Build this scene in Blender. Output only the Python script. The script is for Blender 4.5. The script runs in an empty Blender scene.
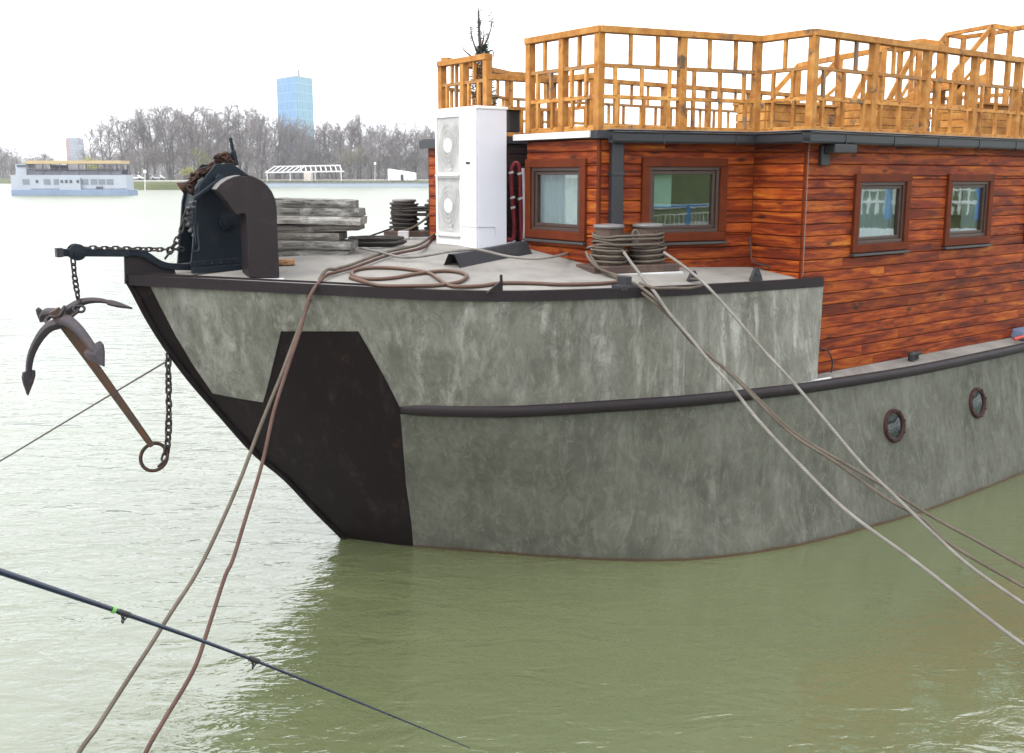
import bpy, bmesh, math, random
from mathutils import Vector, Matrix, geometry
V = Vector
random.seed(7)
scn = bpy.context.scene
COL = scn.collection

# ------------------------------------------------------------------ camera
F, CX, CY, HZ, H = 1000.0, 512.0, 341.5, 176.0, 3.6
PIT = math.atan((CY - HZ) / F); CP, SP = math.cos(PIT), math.sin(PIT)
W_, H_ = 1024, 753
cd = bpy.data.cameras.new('camera'); cam = bpy.data.objects.new('camera', cd); COL.objects.link(cam)
cam.location = (0, 0, H); cam.rotation_euler = (math.pi / 2 - PIT, 0, 0)
cd.sensor_fit = 'HORIZONTAL'; cd.sensor_width = 36.0; cd.lens = 36.0 * F / W_
cd.shift_y = -((H_ / 2) - CY) / W_
cd.clip_start = 0.05; cd.clip_end = 9000
scn.camera = cam

# ------------------------------------------------------------------ world, sun, exposure
world = bpy.data.worlds.new('World'); scn.world = world; world.use_nodes = True
wn = world.node_tree.nodes; wl = world.node_tree.links
for n in list(wn): wn.remove(n)
sky = wn.new('ShaderNodeTexSky'); sky.sky_type = 'NISHITA'; sky.sun_disc = False
sky.sun_elevation = math.radians(50); sky.sun_rotation = math.radians(-125)
sky.dust_density = 4.0; sky.air_density = 1.0
mixw = wn.new('ShaderNodeMix'); mixw.data_type = 'RGBA'; mixw.inputs[0].default_value = 0.86
mixw.inputs[7].default_value = (8.0, 8.2, 8.4, 1)          # the even grey-white of a closed overcast
bg = wn.new('ShaderNodeBackground'); bg.inputs[1].default_value = 0.15
wo = wn.new('ShaderNodeOutputWorld')
wl.new(sky.outputs[0], mixw.inputs[6]); wl.new(mixw.outputs[2], bg.inputs[0]); wl.new(bg.outputs[0], wo.inputs[0])
sd = bpy.data.lights.new('sun', 'SUN'); sd.energy = 1.0; sd.angle = math.radians(25); sd.color = (1, 0.97, 0.93)
sun = bpy.data.objects.new('sun', sd); COL.objects.link(sun)
sdir = V((-0.62, -0.44, 0.9)).normalized()
sun.rotation_euler = sdir.to_track_quat('Z', 'Y').to_euler(); sun.location = (-20, -15, 30)
scn.view_settings.view_transform = 'Standard'; scn.view_settings.look = 'None'
scn.view_settings.exposure = 1.15; scn.view_settings.gamma = 1.0

# ------------------------------------------------------------------ geometry of the place
def ray(px, py):
    u = (px - CX) / F; v = (CY - py) / F
    return V((u, CP + v * SP, -SP + v * CP))
CAMP = V((0, 0, H))
def aty(px, py, y):
    d = ray(px, py); return CAMP + d * (y / d.y)
def atz(px, py, z):
    d = ray(px, py); return CAMP + d * ((z - H) / d.z)
TH = math.radians(90 - 53.2)
AX = V((math.cos(TH), math.sin(TH), 0)); YX = V((-AX.y, AX.x, 0))
TIP = V((-3.2588, 8.4428, 0))                               # the bow at deck level, on the centreline
def L(a, y, z): return TIP + AX * a + YX * y + V((0, 0, z))  # boat frame: a aft, y to port, z up
def loc(P):
    d = P - TIP; return V((d.dot(AX), d.dot(YX), P.z))
def onpl(px, py, P0, n):
    d = ray(px, py); return CAMP + d * ((P0 - CAMP).dot(n) / d.dot(n))

def pch(xs, ys):
    n = len(xs); h = [xs[i+1]-xs[i] for i in range(n-1)]; dl = [(ys[i+1]-ys[i])/h[i] for i in range(n-1)]
    m = [0.0]*n; m[0] = dl[0]; m[-1] = dl[-1]
    for i in range(1, n-1):
        if dl[i-1]*dl[i] > 0:
            w1 = 2*h[i]+h[i-1]; w2 = h[i]+2*h[i-1]; m[i] = (w1+w2)/(w1/dl[i-1]+w2/dl[i])
    def g(x):
        x = min(max(x, xs[0]), xs[-1]); i = 0
        while i < n-2 and x > xs[i+1]: i += 1
        t = (x-xs[i])/h[i]
        return ys[i]*(1+2*t)*(1-t)**2 + m[i]*h[i]*t*(1-t)**2 + ys[i+1]*t*t*(3-2*t) + m[i+1]*h[i]*t*t*(t-1)
    return g
A0 = pch([-.8,0,.38,.762,1.0,1.467,1.834,2.151,2.41,2.624,2.756,2.97],[2.6,1.968,1.651,1.347,1.109,.754,.488,.293,.158,.066,.007,-.01])
FD = pch([0,.5,.9,1.3,1.9,2.5,3.5,4.5,6,10,14,16],[0,.42,.81,1.18,1.72,2.09,2.33,2.43,2.54,2.62,2.55,2.4])
FR = pch([0,.6,1.25,1.64,2.06,2.925,3.69,4.37,5.13,6.87,9.2,13,16],[0,.58,1.13,1.51,1.83,2.19,2.45,2.585,2.69,2.735,2.7,2.6,2.4])
FW = pch([0,.34,.745,1.135,1.59,2.1,2.43,3.05,3.5,4.36,5.55,7.77,12,15],[0,.5,.967,1.42,1.90,2.33,2.53,2.755,2.87,2.97,3.04,2.97,2.8,2.5])
ZD = pch([0,.5,.9,1.3,1.9,2.5,3.5,4.5,6],[2.75,2.72,2.70,2.68,2.65,2.63,2.61,2.59,2.57])
def NB(a, z):
    x = max(a-A0(z), 0)
    if z < 0: return FW(x)
    z0, z1, z2 = 0, 1.55, 2.7
    return FW(x)*(z-z1)*(z-z2)/((z0-z1)*(z0-z2)) + FR(x)*(z-z0)*(z-z2)/((z1-z0)*(z1-z2)) + FD(x)*(z-z0)*(z-z1)/((z2-z0)*(z2-z1))
def edgez(a, side):                                         # the port side rides a little higher
    return ZD(a) + (0.20*min(1, NB(a, ZD(a))/2.3) if side > 0 else 0)
def deckz(a, y):
    n = max(NB(a, ZD(a)), .02); s = math.sqrt(y*y+.04)-.2
    z = ZD(a) + .27*min(1, n/2.4)*max(0, 1-s/max(n, .2))
    return z + (.20*min(1, n/2.3)*min(1, y/n) if y > 0 else 0)
def ondeck(px, py, off=0.0):
    d = ray(px, py); t = 5.0
    while t < 18:
        P = CAMP + d*t; q = loc(P)
        if q.z <= deckz(q.x, q.y)+off: return P
        t += .004
    return P

# ------------------------------------------------------------------ mesh builder
class MB:
    def __init__(s): s.v = []; s.f = []; s.uv = {}
    def face(s, pts, uv=None):
        i = len(s.v); s.v += [V(p) for p in pts]; s.f.append(list(range(i, i+len(pts))))
        if uv: s.uv[len(s.f)-1] = uv
    def grid(s, rows, close=False, uv=None):
        i = len(s.v); m = len(rows[0])
        for r in rows: s.v += [V(p) for p in r]
        for a in range(len(rows)-1):
            for b in range(m-1 if not close else m):
                c = (b+1) % m
                s.f.append([i+a*m+b, i+a*m+c, i+(a+1)*m+c, i+(a+1)*m+b])
                if uv: s.uv[len(s.f)-1] = [uv(a, b), uv(a, b+1), uv(a+1, b+1), uv(a+1, b)]
    def hexa(s, p, uv=None):                                # 8 points: bottom loop, top loop
        i = len(s.v); s.v += [V(q) for q in p]
        for q in ((3,2,1,0),(4,5,6,7),(0,1,5,4),(1,2,6,5),(2,3,7,6),(3,0,4,7)): s.f.append([i+k for k in q])
    def box(s, c, d, M=None):
        c = V(c); x, y, z = d[0]/2, d[1]/2, d[2]/2
        p = [V(q) for q in ((-x,-y,-z),(x,-y,-z),(x,y,-z),(-x,y,-z),(-x,-y,z),(x,-y,z),(x,y,z),(-x,y,z))]
        if M: p = [M @ q for q in p]
        s.hexa([c+q for q in p])
    def bar(s, P, Q, w, h, up=V((0,0,1))):
        P, Q = V(P), V(Q); t = (Q-P).normalized(); sd = t.cross(up)
        if sd.length < 1e-4: sd = t.cross(V((1,0,0)))
        sd.normalize(); u = sd.cross(t)
        a, b = sd*(w/2), u*(h/2)
        s.hexa([P-a-b, P+a-b, Q+a-b, Q-a-b, P-a+b, P+a+b, Q+a+b, Q-a+b])
    def tube(s, pts, r, n=8, caps=True, closed=False):
        pts = [V(p) for p in pts]; m = len(pts); rr = r if isinstance(r, (list, tuple)) else [r]*m
        rings = []; u = None; ln = [0]
        for i in range(1, m): ln.append(ln[-1]+(pts[i]-pts[i-1]).length)
        for i in range(m):
            if closed: t = pts[(i+1) % m]-pts[i-1]
            else: t = pts[min(i+1, m-1)]-pts[max(i-1, 0)]
            if t.length < 1e-9: t = V((0,0,1))
            t.normalize()
            if u is None:
                u = t.cross(V((0,0,1)))
                if u.length < .05: u = t.cross(V((1,0,0)))
            else: u = u - t*u.dot(t)
            u.normalize(); w = t.cross(u)
            rings.append([pts[i]+(u*math.cos(2*math.pi*k/n)+w*math.sin(2*math.pi*k/n))*rr[i] for k in range(n)])
        if closed: rings.append(rings[0]); ln.append(ln[-1]+(pts[0]-pts[-1]).length)
        s.grid(rings, True, uv=lambda a, b: (ln[a], b/n))
        if caps and not closed:
            s.face(rings[0][::-1]); s.face(rings[-1])
    def prism(s, poly, vec):
        vec = V(vec); p = [V(q) for q in poly]; n = len(p); i = len(s.v); s.v += p+[q+vec for q in p]
        s.f.append([i+k for k in range(n)][::-1]); s.f.append([i+n+k for k in range(n)])
        for k in range(n): s.f.append([i+k, i+(k+1) % n, i+n+(k+1) % n, i+n+k])
    def lathe(s, prof, base=(0,0,0), axis=(0,0,1), n=24):
        q = V((0,0,1)).rotation_difference(V(axis).normalized()); b = V(base)
        rows = [[b+q @ V((r*math.cos(2*math.pi*k/n), r*math.sin(2*math.pi*k/n), z)) for k in range(n)] for r, z in prof]
        s.grid(rows, True)
        if prof[0][0] > 1e-4: s.face(rows[0][::-1])
        if prof[-1][0] > 1e-4: s.face(rows[-1])
    def link(s, c, t, up, ln, wd, r, n=6, seg=12):          # one chain link: a stadium ring
        t = t.normalized(); u = (up - t*up.dot(t)).normalized(); pts = []
        for k in range(seg):
            a = 2*math.pi*k/seg; x = math.cos(a); y = math.sin(a)
            pts.append(c + t*(x*wd/2 + math.copysign(ln/2-wd/2, x)) + u*(y*wd/2))
        s.tube(pts, r, n, closed=True)
    def build(s, name, mat, parent=None, origin=None, smooth=None, bevel=0, fix=True):
        me = bpy.data.meshes.new(name); o = V(origin) if origin is not None else V((0,0,0))
        me.from_pydata([tuple(v-o) for v in s.v], [], s.f)
        if s.uv:
            ul = me.uv_layers.new(name='UVMap')
            for p in me.polygons:
                if p.index in s.uv:
                    for k, li in enumerate(p.loop_indices): ul.data[li].uv = s.uv[p.index][k]
        if fix:
            bm = bmesh.new(); bm.from_mesh(me); bmesh.ops.recalc_face_normals(bm, faces=bm.faces); bm.to_mesh(me); bm.free()
        me.materials.append(mat)
        ob = bpy.data.objects.new(name, me); COL.objects.link(ob)
        if parent: ob.parent = parent
        elif origin is not None: ob.location = o
        if smooth is not None:
            for p in me.polygons: p.use_smooth = True
            if smooth < 180: me.set_sharp_from_angle(angle=math.radians(smooth))
        if bevel:
            b = ob.modifiers.new('bevel', 'BEVEL'); b.width = bevel; b.segments = 2; b.limit_method = 'ANGLE'; b.angle_limit = math.radians(40)
        return ob
def tag(o, label=None, cat=None, group=None, kind=None):
    if label: o['label'] = label
    if cat: o['category'] = cat
    if group: o['group'] = group
    if kind: o['kind'] = kind
    return o
def empty(name, P, label, cat, group=None, rz=0):
    o = bpy.data.objects.new(name, None); COL.objects.link(o); o.location = P; o.rotation_euler = (0,0,rz)
    o.empty_display_size = .2
    return tag(o, label, cat, group)
def spline(pts, k=8):
    pts = [V(p) for p in pts]; out = []
    q = [pts[0]*2-pts[1]] + pts + [pts[-1]*2-pts[-2]]
    for i in range(1, len(q)-2):
        for j in range(k):
            t = j/k; a, b, c, d = q[i-1], q[i], q[i+1], q[i+2]
            out.append(.5*((2*b)+(c-a)*t+(2*a-5*b+4*c-d)*t*t+(3*b-a-3*c+d)*t**3))
    out.append(pts[-1]); return out

# ------------------------------------------------------------------ materials
class NT:
    def __init__(s, name):
        s.m = bpy.data.materials.new(name); s.m.use_nodes = True; s.n = s.m.node_tree.nodes; s.l = s.m.node_tree.links
        s.b = s.n['Principled BSDF']; s.out = s.n['Material Output']
    def add(s, t, **kw):
        n = s.n.new(t)
        for k, v in kw.items(): setattr(n, k, v)
        return n
    def coord(s, kind='Object', scale=(1,1,1)):
        tc = s.add('ShaderNodeTexCoord'); mp = s.add('ShaderNodeMapping'); mp.inputs['Scale'].default_value = scale
        s.l.new(tc.outputs[kind], mp.inputs[0]); return mp.outputs[0]
    def noise(s, vec, scale=1, detail=4, rough=.6, dist=0):
        n = s.add('ShaderNodeTexNoise'); n.inputs['Scale'].default_value = scale; n.inputs['Detail'].default_value = detail
        n.inputs['Roughness'].default_value = rough; n.inputs['Distortion'].default_value = dist
        if vec is not None: s.l.new(vec, n.inputs['Vector'])
        return n.outputs['Fac']
    def ramp(s, fac, stops, interp='LINEAR'):
        r = s.add('ShaderNodeValToRGB'); e = r.color_ramp.elements; r.color_ramp.interpolation = interp
        while len(e) < len(stops): e.new(.5)
        for k, (p, c) in enumerate(stops):
            e[k].position = p; e[k].color = (*c, 1) if len(c) == 3 else c
        s.l.new(fac, r.inputs[0]); return r.outputs[0]
    def mix(s, fac, a, b, mode='MIX'):
        n = s.add('ShaderNodeMix', data_type='RGBA', blend_type=mode)
        for i, x in ((0, fac), (6, a), (7, b)):
            if isinstance(x, (int, float)): n.inputs[i].default_value = x
            elif isinstance(x, tuple): n.inputs[i].default_value = (*x, 1)
            else: s.l.new(x, n.inputs[i])
        return n.outputs[2]
    def math(s, op, a, b=None):
        n = s.add('ShaderNodeMath', operation=op)
        for i, x in ((0, a), (1, b)):
            if x is None: continue
            if isinstance(x, (int, float)): n.inputs[i].default_value = x
            else: s.l.new(x, n.inputs[i])
        return n.outputs[0]
    def step(s, x, lo, hi):
        n = s.add('ShaderNodeMapRange'); n.inputs[1].default_value = lo; n.inputs[2].default_value = hi
        s.l.new(x, n.inputs[0]); return n.outputs[0]
    def bump(s, h, strength=.3, dist=.01, nrm=None):
        n = s.add('ShaderNodeBump'); n.inputs['Strength'].default_value = strength; n.inputs['Distance'].default_value = dist
        s.l.new(h, n.inputs['Height'])
        if nrm: s.l.new(nrm, n.inputs['Normal'])
        return n.outputs[0]
    def done(s, col=None, rough=None, normal=None, metal=None, spec=None):
        for nm, x in (('Base Color', col), ('Roughness', rough), ('Normal', normal), ('Metallic', metal), ('Specular IOR Level', spec)):
            if x is None: continue
            i = s.b.inputs[nm]
            if isinstance(x, (int, float)): i.default_value = x
            elif isinstance(x, tuple): i.default_value = (*x, 1)
            else: s.l.new(x, i)
        return s.m
def plain(name, col, rough=.6, vary=.25, scale=6, metal=0, bump=.15, dirt=None, dirt_amt=.5, spec=None):
    t = NT(name); c = t.coord('Object'); n = t.noise(c, scale, 6, .65)
    lo = tuple(x*(1-vary) for x in col); hi = tuple(min(1, x*(1+vary)) for x in col)
    k = t.ramp(n, [(.3, lo), (.7, hi)])
    if dirt:
        d = t.noise(c, scale*.45, 8, .7, .4); k = t.mix(t.step(d, .56, .56+.25*(1.2-dirt_amt)), k, dirt)
    r = t.step(n, 0, 1); rr = t.math('ADD', t.math('MULTIPLY', r, .2), rough-.1)
    return t.done(k, rr, t.bump(t.noise(c, scale*8, 4), bump, .004), metal, spec)

def wood_boards():
    t = NT('stained_boards'); uv = t.coord('UV')
    c1 = t.coord('UV', (1.1, 9, 1)); c2 = t.coord('UV', (2.2, 62, 1)); c3 = t.coord('UV', (.8, 5.5, 1))
    n1 = t.math('ADD', t.math('MULTIPLY', t.noise(c1, 1.6, 5, .65, .8), .7), t.math('MULTIPLY', t.noise(t.coord('UV', (.55, 2.0, 1)), 1.4, 3, .6), .3)); n2 = t.noise(c2, 2.2, 5, .7, .3); n3 = t.noise(c3, 2.1, 5, .65, 1.2)
    col = t.ramp(n1, [(.30, (.018,.007,.004)), (.39, (.080,.013,.006)), (.48, (.20,.031,.007)), (.57, (.36,.082,.011)), (.67, (.47,.165,.026))])
    col = t.mix(t.math('MULTIPLY', t.step(n2, .48, .75), .8), col, (.135,.023,.008), 'MIX')
    col = t.mix(t.math('MULTIPLY', t.step(n3, .58, .70), .75), col, (.028,.012,.009))
    n4 = t.step(t.noise(t.coord('UV', (.04, .37, 1)), 2.0, 2, .5), .3, .7)
    col = t.mix(1.0, col, t.ramp(n4, [(0, (.62,.56,.56)), (1, (1.25,1.22,1.12))]), 'MULTIPLY')
    vo = t.add('ShaderNodeTexVoronoi'); vo.inputs['Scale'].default_value = 1.0; t.l.new(t.coord('UV', (1.9, 5.2, 1)), vo.inputs['Vector'])
    kn = t.step(vo.outputs['Distance'], .15, .06)
    col = t.mix(t.math('MULTIPLY', kn, .85), col, (.016,.008,.006))
    return t.done(col, t.math('ADD', t.math('MULTIPLY', n2, .25), .38), t.bump(n2, .5, .008), spec=.16)
def rail_wood():
    t = NT('honey_rail_wood'); c = t.coord('Object', (1, 1, 1))
    n1 = t.noise(c, 7, 4, .6, .5); g = t.noise(t.coord('Object', (9, 9, 2)), 6, 5, .7)
    col = t.ramp(n1, [(.3, (.32,.125,.028)), (.5, (.47,.215,.050)), (.7, (.57,.305,.092))])
    col = t.mix(t.math('MULTIPLY', t.step(g, .5, .8), .5), col, (.26,.09,.022))
    w = t.noise(c, 3.1, 5, .7, .6)
    col = t.mix(t.math('MULTIPLY', t.step(w, .575, .66), .88), col, (.085,.07,.06))
    isl = t.add('ShaderNodeNewGeometry').outputs['Random Per Island']
    col = t.mix(1.0, col, t.ramp(isl, [(0, (.68,.62,.55)), (.5, (.95,.93,.9)), (1, (1.12,1.12,1.12))]), 'MULTIPLY')
    old = t.math('MULTIPLY', t.step(t.math('FRACT', t.math('MULTIPLY', isl, 7.31)), .78, .92), t.step(n1, .40, .58))
    col = t.mix(t.math('MULTIPLY', old, .8), col, (.13,.105,.085))
    return t.done(col, .6, t.bump(g, .4, .005), spec=.2)
def plaster(name, base, streak, dark, samt, vstretch=.35):
    t = NT(name); c = t.coord('Object'); sep = t.add('ShaderNodeSeparateXYZ'); t.l.new(c, sep.inputs[0])
    big = t.noise(c, 1.3, 9, .72, .6); mid = t.noise(t.coord('Object', (3.2, 3.2, vstretch*3)), 1.3, 10, .78, .7)
    fine = t.noise(c, 16, 6, .7); vert = t.noise(t.coord('Object', (5.5, 5.5, .42)), 1.0, 7, .70, .35)
    col = t.mix(t.step(big, .34, .66), dark, base)
    col = t.mix(t.math('MULTIPLY', t.step(mid, .42, .74), .75), col, tuple(x*1.25 for x in base))
    col = t.mix(t.math('MULTIPLY', t.step(t.noise(t.coord('Object', (1.5,1.5,.9)), 2.2, 6, .7, 1.0), .53, .75), .6), col, tuple(x*.58 for x in base))
    st = t.math('MULTIPLY', t.step(vert, .50, .66), t.step(t.noise(c, 1.7, 6, .72, .8), .38, .60))
    col = t.mix(t.math('MULTIPLY', st, samt), col, streak)
    wide = t.math('MULTIPLY', t.step(t.noise(t.coord('Object', (2.3, 2.3, .25)), 1.0, 5, .6, .3), .50, .64), t.step(t.noise(t.coord('Object', (9, 9, 2.2)), 1.0, 6, .75, .5), .38, .62))
    col = t.mix(t.math('MULTIPLY', wide, samt*.62), col, tuple(x*.8 for x in streak))
    tro = t.noise(t.coord('Object', (7, 7, 3.2)), 1.0, 9, .8, 1.8)
    col = t.mix(t.math('MULTIPLY', t.step(tro, .53, .59), .62), col, tuple(x*.66 for x in base))
    col = t.mix(t.math('MULTIPLY', t.step(tro, .46, .40), .45), col, tuple(x*1.45 for x in base))
    spk = t.noise(c, 42, 3, .6)
    col = t.mix(t.math('MULTIPLY', t.step(spk, .62, .75), .35), col, tuple(x*.6 for x in base))
    run = t.math('MULTIPLY', t.step(t.noise(t.coord('Object', (10, 10, .22)), 1.0, 6, .7, .2), .60, .74), t.step(t.noise(c, 1.3, 3, .5), .45, .6))
    col = t.mix(t.math('MULTIPLY', run, .55), col, (base[0]*.55, base[1]*.47, base[2]*.39))
    scr = t.noise(t.coord('Object', (1.2, 1.2, 26)), 1.0, 5, .75, 1.5)
    col = t.mix(t.math('MULTIPLY', t.step(scr, .64, .72), .3), col, tuple(x*1.6 for x in base))
    # rusty weed line where it meets the water
    zz = t.math('ADD', sep.outputs[2], t.math('MULTIPLY', t.noise(t.coord('Object', (2,2,2)), 2.4, 5, .7), .055))
    col = t.mix(t.step(zz, .066, .045), col, (.085,.058,.036))
    return t.done(col, .82, t.bump(t.math('ADD', t.math('MULTIPLY', mid, .9), t.math('MULTIPLY', fine, .35)), .45, .02), spec=.25)
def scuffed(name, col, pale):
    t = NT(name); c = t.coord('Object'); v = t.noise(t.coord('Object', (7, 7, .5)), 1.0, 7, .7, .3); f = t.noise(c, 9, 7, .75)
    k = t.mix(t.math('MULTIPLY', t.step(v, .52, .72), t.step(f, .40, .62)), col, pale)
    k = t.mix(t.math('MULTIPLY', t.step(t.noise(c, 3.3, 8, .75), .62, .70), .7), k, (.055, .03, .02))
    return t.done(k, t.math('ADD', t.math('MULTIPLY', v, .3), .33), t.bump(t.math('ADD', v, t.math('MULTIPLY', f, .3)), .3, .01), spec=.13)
def rope_mat(name, a, b):
    t = NT(name); uv = t.coord('UV', (1,1,1)); sep = t.add('ShaderNodeSeparateXYZ'); t.l.new(uv, sep.inputs[0])
    ph = t.math('ADD', t.math('MULTIPLY', sep.outputs[0], 60.0), t.math('MULTIPLY', sep.outputs[1], 3.0))
    tw = t.math('ABSOLUTE', t.math('SUBTRACT', t.math('FRACT', ph), .5))
    n = t.noise(t.coord('Object'), 5, 5, .7)
    col = t.mix(t.step(n, .35, .65), a, b); col = t.mix(t.step(tw, .2, .02), col, tuple(x*.68 for x in a))
    return t.done(col, .9, t.bump(tw, .5, .005), spec=.1)
def metal(name, col, rust, amt, rough=.5, scale=7):
    t = NT(name); c = t.coord('Object'); n = t.noise(c, scale, 8, .72, .3); f = t.noise(c, scale*7, 4, .7)
    k = t.mix(t.step(n, .62-.3*amt, .78-.3*amt), col, rust); k = t.mix(t.step(f, .5, .8), k, tuple(x*.6 for x in col))
    return t.done(k, t.math('ADD', t.math('MULTIPLY', n, .3), rough-.1), t.bump(t.math('ADD', n, f), .25, .004), spec=.22)
M = dict(
    boards=wood_boards(), rail=rail_wood(),
    plaster_up=plaster('streaked_grey_render', (.185,.182,.155), (.42,.42,.385), (.080,.080,.063), 1.0),
    plaster_low=plaster('grey_green_render', (.124,.125,.102), (.205,.205,.18), (.056,.058,.045), .65, .6),
    deck=plain('screeded_deck', (.205,.192,.175), .85, .25, 2.2, dirt=(.11,.10,.095), dirt_amt=.6),
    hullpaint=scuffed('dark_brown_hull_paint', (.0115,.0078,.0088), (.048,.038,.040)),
    steel=metal('dark_brown_steel', (.018,.0135,.0155), (.032,.022,.021), .25, .46),
    grey_steel=metal('slate_grey_steel', (.035,.035,.04), (.06,.056,.056), .3, .45),
    gutter=plain('anthracite_gutter', (.016,.0175,.022), .42, .12, 3, bump=.03),
    white_trim=plain('white_fascia', (.78,.76,.72), .5, .06, 3, bump=.04, dirt=(.5,.47,.43), dirt_amt=.3),
    trim=plain('red_brown_trim', (.105,.0205,.006), .55, .3, 5, bump=.1, spec=.12),
    sash=plain('brown_sash', (.050,.026,.019), .4, .2, 9, bump=.05),
    sash_dark=plain('dark_sill', (.045,.04,.04), .45, .2, 9, bump=.05),
    navy=metal('navy_winch_paint', (.0075,.0125,.020), (.022,.021,.024), .3, .46),
    rust=metal('rusty_iron', (.040,.026,.022), (.08,.03,.017), .5, .8, 14),
    chain=metal('dark_chain', (.038,.034,.034), (.10,.05,.033), .3, .6, 16),
    anchor=metal('violet_grey_anchor', (.052,.045,.053), (.09,.06,.052), .3, .6, 6),
    shank=metal('rusty_shank', (.075,.052,.042), (.115,.052,.028), .6, .75, 9),
    rope_grey=rope_mat('grey_rope', (.165,.152,.138), (.26,.245,.225)),
    rope_tan=rope_mat('dun_rope', (.095,.078,.062), (.155,.13,.106)),
    rope_red=rope_mat('reddish_rope', (.085,.048,.04), (.13,.082,.068)),
    rope_dark=rope_mat('dark_rope', (.036,.032,.03), (.075,.068,.062)),
    cable=plain('steel_cable', (.10,.09,.085), .5, .2, 20),
    hose=plain('brown_hose', (.085,.042,.026), .5, .25, 5, bump=.05),
    bitt=metal('worn_brown_bitt', (.075,.05,.042), (.13,.085,.066), .4, .65, 6),
    bitt_cap=plain('bitt_cap_grey', (.14,.13,.128), .5, .2, 8),
    plinth=plain('whitewashed_plinth', (.42,.42,.42), .8, .25, 5, dirt=(.3,.27,.25), dirt_amt=.6),
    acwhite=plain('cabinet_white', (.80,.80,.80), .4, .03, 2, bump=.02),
    acshade=plain('cabinet_shaded_white', (.70,.71,.78), .4, .03, 2, bump=.02),  # darker, bluish copy of the cabinet white: the side's shade put into the colour
    acgrille=plain('grille_grey', (.50,.50,.49), .5, .1, 6, bump=.02),
    acdark=plain('fan_shadow_grey', (.055,.055,.058), .6, .2, 6),
    redpipe=plain('crimson_lagging', (.26,.012,.022), .5, .15, 8, bump=.05),
    whitepl=plain('white_plastic', (.75,.75,.75), .4, .05, 6, bump=.02),
    black=plain('black_fitting', (.016,.016,.018), .5, .2, 8, bump=.05),
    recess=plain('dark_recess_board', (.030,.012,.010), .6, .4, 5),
    port=metal('oxide_red_rim', (.036,.013,.011), (.022,.014,.012), .35, .55, 14),
    blue=plain('blue_paint', (.06,.22,.55), .4, .1, 4, bump=.03),
    bluecloth=plain('blue_tarp', (.12,.16,.26), .6, .25, 9),
    redcloth=plain('red_webbing', (.45,.06,.05), .6, .2, 9),
    rod=plain('navy_blank', (.010,.018,.036), .22, .15, 30, bump=.02, spec=.6),
    green=plain('green_thread', (.14,.36,.08), .5, .1, 30),
    curtain=plain('grey_curtain', (.34,.345,.39), .9, .1, 6),
    mint=plain('mint_sheet', (.34,.46,.41), .8, .06, 4),
    inside=plain('dim_interior', (.14,.16,.155), .9, .2, 2),
    pot=plain('dark_planter', (.05,.048,.05), .6, .2, 6),
    needles=plain('dark_needles', (.028,.045,.026), .8, .4, 9),
    twig=plain('dark_twig', (.075,.06,.052), .85, .3, 9),
    bark=plain('grey_bark', (.13,.115,.115), .9, .3, .4),
    twigs=plain('winter_twigs', (.20,.178,.175), .9, .45, .35),
    budleaf=plain('yellow_green_bud', (.36,.36,.08), .8, .35, .8),
    shrubleaf=plain('olive_grey_shrub', (.19,.175,.13), .9, .35, .8),
)
def plank_mat(name, base, pale):
    t = NT(name); g = t.noise(t.coord('Object', (1.2, 14, 18)), 2.5, 6, .7, .4); p = t.noise(t.coord('Object', (2, 5, 5)), 2.0, 7, .72, .6)
    col = t.ramp(g, [(.36, tuple(x*.22 for x in base)), (.46, tuple(x*.7 for x in base)), (.56, base), (.68, tuple(x*1.4 for x in base))])
    col = t.mix(t.step(p, .5, .66), col, pale)
    return t.done(col, .92, t.bump(g, .8, .03), spec=.1)
PLK = [plank_mat('weathered_plank_%s' % n, b, p) for n, b, p in (('ash', (.20,.19,.175), (.36,.35,.33)), ('pale', (.30,.285,.265), (.56,.54,.51)), ('dun', (.165,.15,.135), (.28,.265,.24)))]
def glass_mat(name, tint, ior=1.9, rough=.015):
    t = NT(name); t.n.remove(t.b)
    lw = t.add('ShaderNodeLayerWeight'); f0 = ((ior-1)/(ior+1))**2
    fac = t.math('ADD', t.math('MULTIPLY', t.math('POWER', lw.outputs['Facing'], 5.0), 1-f0), f0)   # same from both sides of the sheet
    tr = t.add('ShaderNodeBsdfTransparent'); tr.inputs[0].default_value = (*tint, 1)
    gl = t.add('ShaderNodeBsdfGlossy'); gl.inputs['Roughness'].default_value = rough
    gl.inputs[0].default_value = (.95, 1, .98, 1)
    bp = t.bump(t.noise(t.coord('Object'), 3, 2), .02, .02); t.l.new(bp, gl.inputs['Normal'])
    mx = t.add('ShaderNodeMixShader'); t.l.new(fac, mx.inputs[0]); t.l.new(tr.outputs[0], mx.inputs[1]); t.l.new(gl.outputs[0], mx.inputs[2])
    t.l.new(mx.outputs[0], t.out.inputs[0]); return t.m
M['glass'] = glass_mat('window_glass', (.78,.86,.84), 2.2); M['portglass'] = glass_mat('porthole_glass', (.5,.55,.55), 1.6, .04)

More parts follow.
